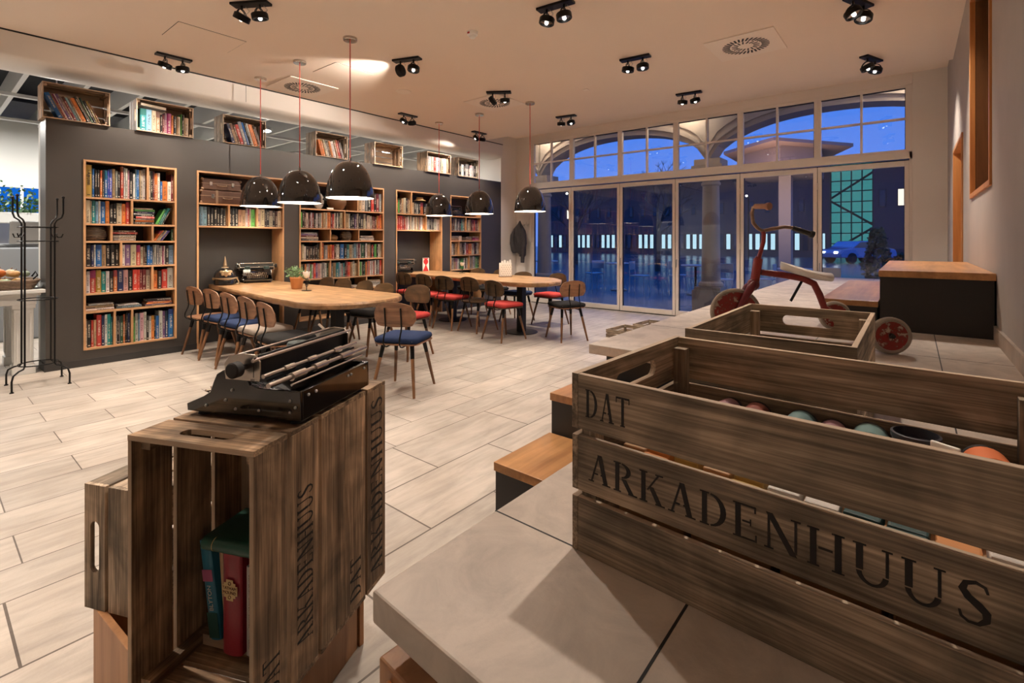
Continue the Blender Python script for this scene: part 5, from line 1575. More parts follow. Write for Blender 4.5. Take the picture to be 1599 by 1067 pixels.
for y in (-.05, -.02, .02): mb.box((-.0, y, .115), (.185, .003, .21), R=Matrix.Rotation(.04, 3, 'X'))
for x, z, dz in ((-.07, .23, .02), (-.03, .235, .03), (.02, .23, .02), (.06, .24, .03)): mb.bx(x, x + .03, -.03, -.028, z - .02, z + dz)
mb.build('paper_sheets', M_LWHITE, t, smooth=0)
mb = MB()
for i in range(5):
    for k in range(6):
        x = -.078 + i * .036 + (.018 if k % 2 else 0); z = .022 + k * .032
        mb.prism([(x, z), (x + .013, z), (x + .0065, z + .011)], .0555, .0562, T=XT2)
mb.build('triangle_print', mat('print_grey', (.12, .08, .08), .6), t, smooth=0)
def candle(label, loc, h=.17):
    t = thing('candle_holder', label, 'candle holder', loc, group='iron candle holders with a white cup')
    MB().lathe([(.055, 0), (.055, .004), (.01, .007)], (0, 0, 0), 24).tube([(0, 0, .005), (0, 0, h * .7)], .005, 8).ball((0, 0, h * .38), .012, n=10, k=6).build('stem', M_BLACK, t)
    MB().tube([(.036 * math.cos(2 * PI * i / 20), 0, h * .5 + .055 * math.sin(2 * PI * i / 20)) for i in range(20)], .003, 6, closed=True).build('ring', M_BLACK, t)
    n = 24; mb = MB()
    pr = [(.012, h * .72), (.026, h * .78), (.036, h * .92), (.040, h * 1.05)]
    for k, (r, z) in enumerate(pr):
        for j in range(n):
            a = 2 * PI * j / n
            zz = z + (.010 * abs(math.sin(3 * a)) if k == 3 else 0)
            mb.v.append((r * math.cos(a), r * math.sin(a), zz))
    for k in range(3):
        for j in range(n):
            q = (j + 1) % n; mb.f.append((k * n + j, k * n + q, k * n + n + q, k * n + n + j)); mb.mi.append(0)
    mb.f.append(tuple(reversed(range(n)))); mb.mi.append(0)
    mb.build('cup', M_LWHITE, t, smooth=60)
    MB().tube([(0, 0, h * .76), (0, 0, h * .98)], .016, 14).build('candle', mat('candle_wax', (.65, .32, .25), .5), t)
candle('iron candle holder with white cup beside the flower pot', (-5.36, 2.86, .771), .20)
candle('iron candle holder with white cup on the far table', (-6.10, 6.10, .771), .17)
t = thing('potted_plant', 'green leafy plant in a terracotta pot on the near table', 'plant', (-5.66, 2.90, .771))
MB().lathe([(.055, 0), (.058, .004), (.078, .125), (.081, .128), (.081, .140), (.072, .140), (.068, .12), (.001, .118)], (0, 0, 0), 32).build('pot', mat('terracotta', (.52, .24, .10), .75, noise=.12, nscale=14), t)
rl = random.Random(4); mb = MB(); st_ = MB()
for i in range(34):
    a = rl.uniform(0, 2 * PI); sp_ = rl.uniform(.01, .11); hh = rl.uniform(.16, .27) - sp_ * .35
    tip = Vector((sp_ * math.cos(a), sp_ * math.sin(a), hh))
    st_.tube([(0, 0, .118), tip * .5 + Vector((0, 0, .06)), tip], .0015, 4)
    for k in range(7):
        c_ = tip + Vector((rl.gauss(0, .016), rl.gauss(0, .016), rl.gauss(0, .014)))
        d = Vector((rl.gauss(0, 1), rl.gauss(0, 1), rl.gauss(.4, .6))).normalized(); e = d.orthogonal().normalized(); n_ = d.cross(e)
        s_ = rl.uniform(.010, .018)
        mb.add([c_ - d * s_, c_ + e * s_ * .6, c_ + d * s_ * .3 + n_ * .003, c_ - e * s_ * .6, c_ + d * s_], [(0, 1, 2, 3), (1, 4, 3, 2)])
st_.build('stems', mat('stem_green', (.10, .16, .06), .6), t)
tag(mb.build('foliage', mat('plant_leaf', (.15, .26, .12), .55, noise=.35, nscale=40), t, smooth=0), None, None, kind='stuff')

# suitcases
def suitcase(label, loc, w_, d_, h_, rz=0.0, straps=False):
    t = thing('suitcase', label, 'suitcase', loc, rz, 'old brown suitcases in the niche')
    ML = mat('suitcase_leather', (.10, .045, .025), .5, noise=.3, nscale=12, bump=.2)
    MB().bx(-d_ / 2, d_ / 2, -w_ / 2, w_ / 2, 0, h_).build('shell', ML, t, smooth=0, bevel=.012)
    MB().bx(-d_ / 2 - .003, d_ / 2 + .003, -w_ / 2 - .003, w_ / 2 + .003, h_ * .55, h_ * .60).build('seam_band', mat('suitcase_edge', (.24, .15, .09), .5), t, smooth=0)
    x = d_ / 2 + .004
    MB().tube([(x, -.055, h_ * .45), (x + .022, -.045, h_ * .40), (x + .026, 0, h_ * .36), (x + .022, .045, h_ * .40), (x, .055, h_ * .45)], .007, 8).build('handle', MATS['suitcase_edge'], t)
    for y in (-.28 * w_, .28 * w_): MB().bx(x - .002, x + .006, y - .016, y + .016, h_ * .38, h_ * .72).build('latch', M_CHROME, t, smooth=0, bevel=.002)
    cn = MB()
    for sy in (-1, 1):
        for z in (.012, h_ - .012): cn.ball((d_ / 2 - .006, sy * (w_ / 2 - .006), z), .018, n=10, k=6)
    cn.build('corner_cap', MATS['suitcase_edge'], t)
    if straps:
        for y in (-.2 * w_, .3 * w_): MB().bx(-d_ / 2 - .005, d_ / 2 + .005, y - .014, y + .014, -.0, h_ + .004).build('strap', MATS['suitcase_edge'], t, smooth=0)
suitcase('lower brown suitcase with straps on the niche top shelf', (-7.02, 2.60, 1.8155), .62, .27, .165, straps=True)
suitcase('smaller brown suitcase lying on top of the strapped one', (-7.03, 2.54, 1.9865), .46, .26, .145)

# baskets, bowls and small things in the shelves
def wicker(label, loc, r, h, name='wicker_basket', m=None):
    t = thing(name, label, 'basket', loc)
    m = m or mat('dark_wicker', (.14, .10, .065), .6, noise=.5, nscale=60)
    mb = MB()
    for k in range(9):
        z = h * (k + .5) / 9; rr = r * (1 - .30 * abs(2 * (z / h) - 1) ** 2.2)
        mb.tube([(rr * math.cos(2 * PI * i / 28) + .004 * math.sin(i * 2.1 + k), rr * math.sin(2 * PI * i / 28), z + .006 * math.sin(i * PI + k * PI)) for i in range(28)], h / 20, 5, closed=True)
    mb.build('weave', m, t)
    MB().lathe([(r * .62, 0), (r * .9, h * .4), (r * .86, h * .7), (r * .6, h * .98), (.001, h)], (0, 0, 0), 18).build('lining', M_DARKBASE, t)
wicker('dark woven ball basket in the tall bookcase, third row', (-6.99, D(151), 1.3405), .105, .155)
wicker('small woven ball on the third shelf of the middle bookcase', (-6.98, D(546), 1.3405), .085, .15)
t = thing('brass_pot', 'flat brass pot with a lid knob in the middle bookcase', 'pot', (-6.98, D(524), 1.3405))
MB().lathe([(.075, 0), (.10, .03), (.10, .06), (.07, .085), (.02, .095), (.001, .096)], (0, 0, 0), 28).build('body', mat('old_brass', (.30, .19, .08), .4, .8), t)
MB().tube([(0, 0, .095), (0, 0, .11)], .004, 8).ball((0, 0, .118), .009, n=10, k=6).build('lid_knob', M_STEEL, t)
t = thing('wooden_bowl', 'round brown wooden bowl on the top shelf of the middle bookcase', 'bowl', (-6.99, D(533), 1.8155))
MB().lathe([(.06, 0), (.11, .03), (.145, .10), (.145, .15), (.125, .20), (.118, .20), (.13, .15), (.10, .06), (.001, .04)], (0, 0, 0), 32).build('body', mat('turned_wood', (.16, .08, .035), .45, noise=.3), t)
t = thing('white_mask', 'white carved mask leaning behind the pendants', 'ornament', (-7.0, D(505), 1.8155), .1)
MB().ball((0, 0, .13), .10, sx=.4, sy=.9, sz=1.3, n=18, k=12).build('face', mat('bone_white', (.45, .42, .38), .6, noise=.2), t)
mb = MB()
for y in (-.03, .03): mb.ball((.085, y, .155), .018, n=10, k=6)
mb.bx(.085, .09, -.03, .03, .07, .08)
mb.build('openings', M_SEAL, t)
t = thing('small_plaque', 'small white lettered block on the top shelf of the middle bookcase', 'ornament', (-6.89, D(517), 1.8155))
MB().bx(-.012, .012, -.05, .05, 0, .028).build('block', M_LWHITE, t, smooth=0)
t = thing('straw_hat', 'tan straw hat lying on books in the far niche', 'hat', (-6.96, D(661), 2.062))
MB().lathe([(.11, .0), (.115, .004), (.07, .02), (.062, .055), (.05, .065), (.001, .067)], (0, 0, 0), 28).build('straw', mat('straw', (.42, .28, .13), .7), t)
t = thing('concrete_cube', 'pale cube with a round hollow among the stacked books', 'ornament', (-6.94, D(720.5), .0))
t.location.z = ZR[2] + .0005
MB().bx(-.045, .045, -.045, .045, 0, .09).build('body', M_CEILP, t, smooth=0, bevel=.004)
# white book lying on the upright ones in the second crate
ya, yb, z, zt = crate_box[1]
hb_ = zt - z
t = thing('book', 'white book lying tilted on the upright books, second wall crate', 'book', (XF - .16, ya + .30, z + .285)); t['group'] = 'books in the second crate on the wall top'
MB().box((.08, 0, 0), (.15, .25, .004)).box((.08, 0, .022), (.15, .25, .004)).build('cover', M_LWHITE, t, smooth=0)
MB().box((.08, 0, .011), (.144, .244, .017)).build('pages', M_PAPER, t, smooth=0)
t.location = (XF - .16, ya + .16, z + .286); t.rotation_euler = (-.06, 0, 0)

# jacket on wall hooks
t = thing('coat_hook_rail', 'steel coat hooks on the white pier by the glass door', 'hooks', (-6.66, YW, 1.70))
MB().bx(-.16, .16, -.012, -.0005, -.02, .02).build('rail', M_FRAME, t, smooth=0, bevel=.003)
for x in (-.14, -.05, .05, .14):
    MB().tube([(x, -.012, 0), (x, -.05, -.03), (x, -.075, -.01), (x, -.07, .045)], .004, 6).tube([(x, -.012, -.01), (x, -.035, -.05), (x, -.05, -.04)], .0035, 6).build('hook', M_STEEL, t)
t = thing('jacket', 'dark grey jacket hanging from the hooks on the white pier', 'jacket', (-6.66, YW - .13, 0))
MJ = mat('jacket_cloth', (.045, .040, .043), .75, noise=.4, nscale=9, bump=.3, bscale=14)
mb = MB(); n = 28
lv = [(1.77, .010, .010), (1.73, .028, .03), (1.68, .055, .05), (1.62, .095, .065), (1.56, .140, .075), (1.45, .165, .08), (1.30, .150, .075), (1.18, .155, .07), (1.08, .158, .065), (1.04, .14, .05), (1.05, .001, .001)]
for k, (z, a_, b_) in enumerate(lv):
    for j in range(n):
        a = 2 * PI * j / n
        w_ = 1 + .15 * math.sin(5 * a + z * 7) * min(1, k / 3) + .09 * math.sin(9 * a + z * 3)
        mb.v.append((a_ * w_ * math.cos(a) + .012 * math.sin(z * 11), b_ * w_ * math.sin(a), z - .05 * math.cos(a) * min(1, k / 8) + .014 * math.sin(3 * a) * min(1, k / 3)))
for k in range(len(lv) - 1):
    for j in range(n):
        q = (j + 1) % n; mb.f.append((k * n + j, k * n + n + j, k * n + n + q, k * n + q)); mb.mi.append(0)
mb.build('jacket_body', MJ, t, smooth=70)
for sx, zl in ((-1, 1.08), (1, .86)):
    MB().tube([(sx * .10, -.03, 1.60), (sx * .155, -.05, 1.45), (sx * .165, -.055, 1.28), (sx * .13, -.05, 1.12), (sx * .11, -.045, zl)], [.03, .052, .055, .048, .04], 12).build('sleeve', MJ, t, smooth=60)

# ------------------------------------------------------------------ coat rack
t = thing('coat_rack', 'black steel coat rack with four posts at the end of the dark wall', 'coat rack', (-6.33, .755, 0), R_(0))
hw = .10
pc = [(-hw, -hw), (hw, -hw), (hw, hw), (-hw, hw)]
for (x, y) in pc:
    d = Vector((x, y)).normalized()
    pts = [(x + d.x * .13, y + d.y * .13, 0), (x + d.x * .13, y + d.y * .13, .10), (x + d.x * .115, y + d.y * .115, .145), (x + d.x * .06, y + d.y * .06, .172), (x + d.x * .015, y + d.y * .015, .18), (x, y, .20), (x, y, 1.50), (x + d.x * .02, y + d.y * .02, 1.535), (x + d.x * .06, y + d.y * .06, 1.56), (x + d.x * .075, y + d.y * .075, 1.60), (x + d.x * .075, y + d.y * .075, 1.74)]
    p = MB().tube(pts, .0075, 10).build('post', M_BLACK, t)
    MB().ball((x + d.x * .075, y + d.y * .075, 1.75), .013, n=10, k=6).build('hook_tip', M_BLACK, p)
    MB().lathe([(.016, 0), (.014, .008), (.010, .010)], (x + d.x * .13, y + d.y * .13, 0), 12).build('foot', M_BLACK, p)
    MB().tube([(x, y, 1.42), (x + d.x * .03, y + d.y * .03, 1.375), (x + d.x * .06, y + d.y * .06, 1.375), (x + d.x * .075, y + d.y * .075, 1.41)], .005, 8).build('hook', M_BLACK, p)
for z in (.20, .80, 1.34, 1.47):
    r = hw * 1.38
    MB().tube([(r * math.cos(2 * PI * i / 24), r * math.sin(2 * PI * i / 24), z) for i in range(24)], .006, 6, closed=True).build('hoop', M_BLACK, t)

# ------------------------------------------------------------------ tricycle
t = thing('tricycle', 'old red tricycle with white seat standing on the stone platform', 'tricycle', (-.224, 3.238, ZP))
OT = Vector((-.224, 3.238, ZP))
def tp(p): return Vector(p) - OT
MRP = mat('worn_red_paint', (.24, .022, .018), .38, noise=.35, nscale=30, bump=.1)
def chipped():
    m, t_, b = new_mat('chipped_red_paint')
    N, L = t_.nodes, t_.links
    tc = N.new('ShaderNodeTexCoord'); n = N.new('ShaderNodeTexNoise'); n.inputs['Scale'].default_value = 34; n.inputs['Detail'].default_value = 6; n.inputs['Roughness'].default_value = .7
    L.new(tc.outputs['Object'], n.inputs['Vector'])
    r = N.new('ShaderNodeValToRGB'); e = r.color_ramp.elements
    e[0].position = .50; e[0].color = (.26, .018, .015, 1); e[1].position = .60; e[1].color = (.48, .38, .30, 1)
    e2 = r.color_ramp.elements.new(.54); e2.color = (.16, .03, .02, 1)
    L.new(n.outputs['Fac'], r.inputs[0]); L.new(r.outputs[0], b.inputs['Base Color']); b.inputs['Roughness'].default_value = .5
    return m
MCH = chipped()
MTY = mat('old_grey_tyre', (.33, .28, .23), .85, noise=.2, nscale=30, bump=.3, bscale=90)
MSEAT = mat('seat_ivory', (.86, .82, .76), .4, noise=.12, nscale=18)
fd = Vector((.539, .273, 0)).normalized()      # front to rear
axl = Vector((-fd.y, fd.x, 0))
def wheel(c, r, ax_, steer=0.0, label=None):
    a = Vector(ax_).normalized()
    z_ = a; x_ = Vector((0, 0, 1)).cross(z_).normalized(); y_ = z_.cross(x_)
    R = Matrix((x_, y_, z_)).transposed()
    w_ = .020
    tyre = MB().lathe([(r - .020, -w_ * .7), (r - .012, -w_), (r - .004, -w_ * .8), (r, -w_ * .3), (r, w_ * .3), (r - .004, w_ * .8), (r - .012, w_), (r - .020, w_ * .7)], c, 44, R=R).build('tyre', MTY, t, smooth=45)
    MB().lathe([(.001, -.012), (.014, -.013), (.016, -.006), (r * .55, -.004), (r - .028, -.011), (r - .018, -.013), (r - .018, .013), (r - .028, .011), (r * .55, .004), (.016, .006), (.014, .013), (.001, .012)], c, 44, R=R).build('wheel_disc', MCH, tyre, smooth=40)
    MB().lathe([(.001, -.030), (.010, -.029), (.012, -.02), (.012, .02), (.010, .029), (.001, .030)], c, 14, R=R).build('hub', M_RUBBER, tyre)
RR = .088; RF = .135
pr, pl_ = Vector((-.083, 2.956, ZP + RR)), Vector((-.364, 3.52, ZP + RR))
wheel(tp(pr), RR, axl); wheel(tp(pl_), RR, axl)
fc = Vector((-.778, 2.957, ZP + RF))
wheel(tp(fc), RF, axl)
MB().tube([tp(pr), tp(pl_)], .008, 10).build('rear_axle', M_RUBBER, t)
MB().tube([tp(p) for p in [(-.66, 3.017, 1.17), (-.56, 3.068, 1.156), (-.47, 3.113, 1.138), (-.42, 3.14, 1.11), (-.395, 3.152, 1.05), (-.375, 3.162, .98), (-.30, 3.20, .915), (-.224, 3.238, .895)]], [.017, .018, .018, .018, .018, .017, .016, .014], 14).build('frame_tube', MRP, t)
MB().tube([tp((-.224, 3.238, .894)) - axl * .30, tp((-.224, 3.238, .894)) + axl * .30], .010, 10).build('rear_crossbar', MRP, t)
MB().tube([tp((-.690, 3.003, 1.105)), tp((-.672, 3.012, 1.245))], .024, 16).build('head_tube', MRP, t)
mb = MB()
for s_ in (-1, 1):
    o_ = axl * (.034 * s_)
    mb.tube([tp((-.692, 3.002, 1.11)) + o_ * .5, tp((-.715, 2.99, 1.08)) + o_, tp((-.745, 2.975, 1.02)) + o_, tp(fc) + o_], [.018, .022, .018, .012], 10)
mb.ball(tp((-.695, 3.0, 1.10)), .034, n=14, k=8)
mb.build('fork', mat('fork_paint', (.15, .012, .02), .35, noise=.3, nscale=25), t)
stem = [(-.672, 3.012, 1.24), (-.662, 3.017, 1.28), (-.648, 3.024, 1.34), (-.646, 3.025, 1.385), (-.655, 3.02, 1.405)]
MB().tube([tp(p) for p in stem], .0115, 12).lathe([(.016, 0), (.016, .02)], tp((-.672, 3.012, 1.238)), 12).build('steering_stem', MRP, t)
MRU = mat('rusty_chrome', (.30, .20, .14), .4, .8, noise=.5, nscale=30)
def bar(s_):
    j = Vector((-.650, 3.022, 1.400))
    if s_ < 0:   # grip swung toward the viewer
        return [j, Vector((-.670, 2.995, 1.415)), Vector((-.685, 2.955, 1.445)), Vector((-.688, 2.935, 1.50)), Vector((-.680, 2.93, 1.528)), Vector((-.655, 2.915, 1.535))], [Vector((-.668, 2.922, 1.534)), Vector((-.585, 2.872, 1.528))]
    return [j, Vector((-.615, 3.06, 1.412)), Vector((-.56, 3.11, 1.424)), Vector((-.52, 3.15, 1.418))], [Vector((-.525, 3.145, 1.419)), Vector((-.43, 3.20, 1.378))]
MGR = mat('old_orange_grip', (.42, .20, .12), .6); MGB = mat('black_grip', (.02, .02, .018), .5)
for s_, gm in ((-1, MGR), (1, MGB)):
    pts, gp_ = bar(s_)
    h_ = MB().tube([tp(p) for p in pts], .010, 10).build('handlebar', MRU, t)
    g0, g1_ = tp(gp_[0]), tp(gp_[1]); dd = (g1_ - g0)
    MB().tube([g0, g0 + dd * .06, g0 + dd * .80, g0 + dd * .84, g0 + dd], [.013, .0145, .0145, .021, .020], 16).build('grip', gm, h_)
# banana shaped seat
mb = MB(); n = 20
sp0, sp1 = tp((-.568, 3.064, 1.178)), tp((-.345, 3.177, 1.163))
sd = (sp1 - sp0)
for k in range(13):
    q = k / 12
    c_ = sp0 + sd * q + Vector((0, 0, .012 * math.cos(q * PI) - .004 + .022 * (1 - q) ** 3))
    w_ = (.026 + .080 * math.sin(min(1, q * .62 + .16) * PI) ** 1.2 * (q ** .5 + .25)) * (1 if q < .9 else (1 - (q - .9) * 5))
    if k == 0: w_ = .012
    for j in range(n):
        a = 2 * PI * j / n
        mb.v.append(tuple(c_ + axl * (w_ * math.cos(a)) + Vector((0, 0, .023 * math.sin(a)))))
for k in range(12):
    for j in range(n):
        q_ = (j + 1) % n; mb.f.append((k * n + j, k * n + q_, k * n + n + q_, k * n + n + j)); mb.mi.append(0)
mb.f.append(tuple(reversed(range(n)))); mb.f.append(tuple(12 * n + j for j in range(n))); mb.mi += [0, 0]
mb.build('seat', MSEAT, t, smooth=60)
MB().tube([tp((-.47, 3.114, 1.132)), tp((-.524, 3.086, 1.011))], .007, 8).build('seat_brace', M_BLACK, t)
MB().tube([tp(fc) - axl * .06, tp(fc) + axl * .06], .007, 8).tube([tp(fc) + axl * .055, tp(fc) + axl * .055 + Vector((-.02, 0, -.055))], .006, 8).build('crank', MRU, t)
MB().box(tp(fc) + axl * .085 + Vector((-.02, 0, -.055)), (.05, .065, .014), rz=math.atan2(axl.y, axl.x)).build('pedal', M_RUBBER, t, smooth=0)

# ------------------------------------------------------------------ chalk tubs and wooden bits in the big crate
cb = math.cos(BIGA); sb = math.sin(BIGA)
def inB(x, y, z=.011): return (BIGC.x + x * cb - y * sb, BIGC.y + x * sb + y * cb, ZP + z)
pastel = [('teal', (.13, .22, .22)), ('pink', (.30, .15, .17)), ('mint', (.15, .25, .24)), ('charcoal', (.035, .035, .045)), ('lilac', (.30, .24, .36)), ('orange', (.75, .20, .07)), ('pale grey', (.40, .37, .34))]
TUB = [(-.175, .165, 1, .024), (-.115, .160, 7, .026), (-.032, .150, 0, .028), (.022, .158, 1, .024), (.082, .150, 2, .029), (.145, .150, 3, .033), (.193, .150, 4, .022), (.236, .135, 5, .031), (.268, .075, 6, .028)]
pastel.append(('red brown', (.22, .06, .04)))
rb = random.Random(3)
hard = {1: 'pink', 7: 'red brown'}
for i, (x, y, c_, r) in enumerate(TUB):
    nm, colr = pastel[c_]
    nice = ['small pink roll at the left of the row', 'red brown roll at the left of the row', 'teal roll with a dark rim', 'pink roll beside the teal one', 'mint roll with pale stripes', 'charcoal round tub', 'lilac roll beside the white tile', 'bright orange roll', 'pale grey roll in the right corner'][i]
    t = thing('play_piece', nice + ' in the large lettered crate', 'toy', inB(x, y, .1465 + (r if c_ != 3 else 0)), rb.uniform(-.25, .25) + BIGA)
    if c_ == 3:
        MB().lathe([(.001, 0), (r * .86, .001), (r, .055), (r * 1.06, .056), (r * 1.06, .064), (r * .95, .065), (r * .9, .05), (.001, .045)], (0, 0, 0), 28).build('body', mat('tub_%d' % c_, colr, .45), t)
    else:
        k_ = .9
        MB().tube([(0, -.03 * k_, 0), (0, -.028 * k_, 0), (0, .028 * k_, 0), (0, .03 * k_, 0)], [r * .95, r, r, r * .95], 26).build('body', mat('block_%d' % c_, colr, .55, noise=.1), t)
        MB().tube([(0, .0301 * k_, 0), (0, .038 * k_, 0)], r * 1.0, 26).build('dark_rim', M_RUBBER, t)
t = thing('wooden_tile', 'thin white upright tile between the charcoal tub and the lilac roll', 'toy', inB(.183, .105, .1465), BIGA + 1.1)
MB().bx(-.003, .003, -.02, .02, 0, .07).build('body', M_LWHITE, t, smooth=0, bevel=.002)
# layers of wooden blocks filling the crate below
def blk(nm, colr, x, y, z, d, rz_, grp):
    o = MB().bx(-d[0] / 2, d[0] / 2, -d[1] / 2, d[1] / 2, 0, d[2]).build('wooden_block', mat('block_' + nm.replace(' ', '_'), colr, .6, noise=.15), smooth=0, bevel=.003)
    o.location = inB(x, y, z); o.rotation_euler = (0, 0, BIGA + rz_)
    tag(o, grp, 'toy block', grp)
for k in range(3):
    for i in range(4):
        for j in range(3):
            blk('tan', (.45, .26, .13), -.190 + i * .127, -.120 + j * .120, .0105 + k * .0451, (.116, .106, .0445), 0, 'large tan blocks in the lower layers of the lettered crate')
cols_ = [('tan', (.45, .26, .13)), ('orange', (.60, .26, .09)), ('ochre', (.45, .30, .10)), ('white', (.58, .54, .50)), ('dark_green', (.02, .06, .06)), ('red', (.45, .05, .04))]
for i in range(11):
    for j in range(5):
        if j == 4 and i > 1: continue
        if j == 3 and i > 9: continue
        nm, colr = cols_[[0, 1, 2, 0, 2, 3, 3, 4, 4, 1, 3][i] if j < 2 else rb.choice([0, 1, 2, 3, 5])]
        blk(nm, colr, -.243 + i * .0486, -.160 + j * .054, .1462, (.043, .044, rb.uniform(.018, .028)), rb.uniform(-.06, .06), 'small %s blocks in the top layer of the lettered crate' % nm.replace('_', ' '))
#@@PART4
# ------------------------------------------------------------------ the neighbouring hall on the left
b = MB().bx(XHALL - .2, XHALL, YBACK, 14, -.1, 4.2)
struct(b, 'wall_hall_far', M_HALLW, smooth=0)
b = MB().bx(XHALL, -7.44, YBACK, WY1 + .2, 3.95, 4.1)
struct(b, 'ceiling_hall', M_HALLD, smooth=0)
b = MB().bx(-7.44, -6.81, YBACK, WY1 + .2, 3.6, 3.8)
struct(b, 'ceiling_bulkhead', M_HALLW, smooth=0)
b = MB()
for i in range(22):
    y = -4.2 + i * .56
    b.bx(XHALL, -7.46, y, y + .05, 3.30, 3.62)
b.bx(-9.3, -9.22, YBACK, WY1, 3.26, 3.30).bx(-11.2, -11.12, YBACK, WY1, 3.26, 3.30)
struct(b, 'ceiling_fins', M_HALLW, smooth=0)
b = MB()
for k in range(9): b.bx(-11.9, -11.84, -2, WY1, 2.28 + k * .12, 2.385 + k * .12)
b.bx(-11.84, -11.8, -2, WY1, 2.25, 3.36)
struct(b, 'wall_hall_louvres', M_HALLW, smooth=0)
for i, (x, y) in enumerate([(-8.6, -1.5), (-8.6, 1.2), (-8.6, 3.8), (-8.6, 6.4), (-10.6, 0.0), (-10.6, 2.6), (-10.6, 5.4)]):
    t = thing('hall_ceiling_lamp', 'round hall ceiling lamp hanging between the white fins', 'lamp', (x, y, 3.22), group='round lamps in the hall ceiling')
    MB().lathe([(.001, 0), (.14, 0), (.15, .01), (.15, .05), (.001, .05)], (0, 0, 0), 24).build('housing', M_HALLW, t)
    MB().lathe([(.001, -.004), (.13, -.004), (.13, 0)], (0, 0, 0), 24).build('diffuser', emis('hall_lamp_glow', (1, .97, .92), 14), t)
    MB().tube([(0, 0, .05), (0, 0, .70)], .008, 6).build('rod', M_HALLW, t)
    l = bpy.data.lights.new('hall_light', 'AREA'); l.shape = 'DISK'; l.size = .3; l.energy = E_HALL; l.color = (1, .95, .88)
    lo = bpy.data.objects.new('hall_light', l); COL.objects.link(lo); lo.parent = t; lo.location = (0, 0, -.012)
# white mantel table with fluted pilaster legs
t = thing('mantel_table', 'white mantel shaped table with fluted pillars left of the dark wall', 'table', (-7.08, .60, 0))
def pil(x, y, w_):
    m = MB().bx(x - w_ / 2, x + w_ / 2, y - w_ / 2, y + w_ / 2, 0, .09).bx(x - w_ * .42, x + w_ * .42, y - w_ * .42, y + w_ * .42, .09, .66)
    for k in range(4):
        q = -w_ * .27 + k * w_ * .18
        m.bx(x + w_ * .42, x + w_ * .42 + .008, y + q - .008, y + q + .008, .13, .62)
        m.bx(x + q - .008, x + q + .008, y - w_ * .42 - .008, y - w_ * .42, .13, .62)
    m.bx(x - w_ * .5, x + w_ * .5, y - w_ * .5, y + w_ * .5, .66, .70)
    m.build('pillar', M_HALLW, t, smooth=0, bevel=.003)
pil(.10, .12, .17); pil(-.55, .12, .17); pil(.10, -1.1, .17)
MB().bx(-.65, .19, -1.2, .21, .70, .79).bx(-.68, .22, -1.23, .24, .79, .815).bx(-.71, .25, -1.26, .27, .815, .85).build('cornice_top', M_HALLW, t, smooth=0, bevel=.004)
t = thing('wicker_tray', 'long wicker tray of pumpkins standing on the white mantel table', 'basket', (-7.12, .50, .8505))
mb = MB()
for k in range(6):
    z = .012 + k * .016; s_ = 1 + k * .03
    P = rounded(.22 * s_, .30 * s_, .10 * s_, 6)
    mb.tube([(x, y, z) for x, y in P], .009, 5, closed=True)
mb.bx(-.2, .2, -.28, .28, 0, .008)
mb.build('weave', mat('brown_wicker', (.22, .15, .10), .7, noise=.5, nscale=50), t)
MB().tube([(0, .31, .09), (0, .345, .13), (0, .33, .17), (0, .30, .12)], .008, 6).build('handle', M_BLACK, t)
PC = {'orange': (.60, .16, .03), 'yellow': (.60, .36, .12), 'pale': (.58, .44, .26), 'green': (.26, .34, .20), 'tan': (.50, .28, .10), 'grey green': (.30, .36, .26)}
rp = random.Random(2)
PL = [('yellow', -.02, .20, .055, .065), ('green', .06, .10, .06, .06), ('tan', -.10, .08, .05, .06), ('pale', .02, -.04, .055, .07), ('grey green', .10, .22, .045, .055), ('green', -.09, .23, .05, .06), ('yellow', .10, -.12, .06, .065), ('pale', -.08, -.14, .06, .065),
      ('orange', .02, .06, .055, .165), ('tan', .07, .17, .045, .155), ('pale', -.04, .15, .05, .16), ('grey green', .01, .25, .04, .15), ('tan', .08, -.03, .045, .16), ('orange', -.05, -.06, .045, .16)]
for c_, x, y, r, z in PL:
    t = thing('pumpkin', '%s %s in the wicker tray on the mantel table' % (c_, 'small pumpkin' if z < .12 else 'top pumpkin'), 'pumpkin', (-7.12 + x, .50 + y, .8505 + z), rp.uniform(0, 3), 'pumpkins in the tray')
    mb = MB(); n = 24
    for k in range(11):
        ph = PI * k / 10; 
        for j in range(n):
            a = 2 * PI * j / n; rr = r * math.sin(ph) * (1 - .07 * abs(math.cos(4 * a)))
            mb.v.append((rr * math.cos(a), rr * math.sin(a), -r * .8 * math.cos(ph)))
    for k in range(10):
        for j in range(n):
            q = (j + 1) % n; mb.f.append((k * n + j, k * n + q, k * n + n + q, k * n + n + j)); mb.mi.append(0)
    mb.build('flesh', mat('pumpkin_' + c_, PC[c_], .5, noise=.15, nscale=20), t, smooth=60)
    MB().tube([(0, 0, r * .7), (.004, 0, r * .95), (.012, 0, r * 1.1)], [.008, .005, .006], 6).build('stalk', M_LEG, t)
t = thing('waste_bin', 'dark waste bin at the left edge beside the white table', 'bin', (-7.62, .30, 0))
MB().lathe([(.11, 0), (.13, .50), (.15, .62), (.14, .63), (.12, .5), (.001, .05)], (0, 0, 0), 20).build('body', M_RUBBER, t)
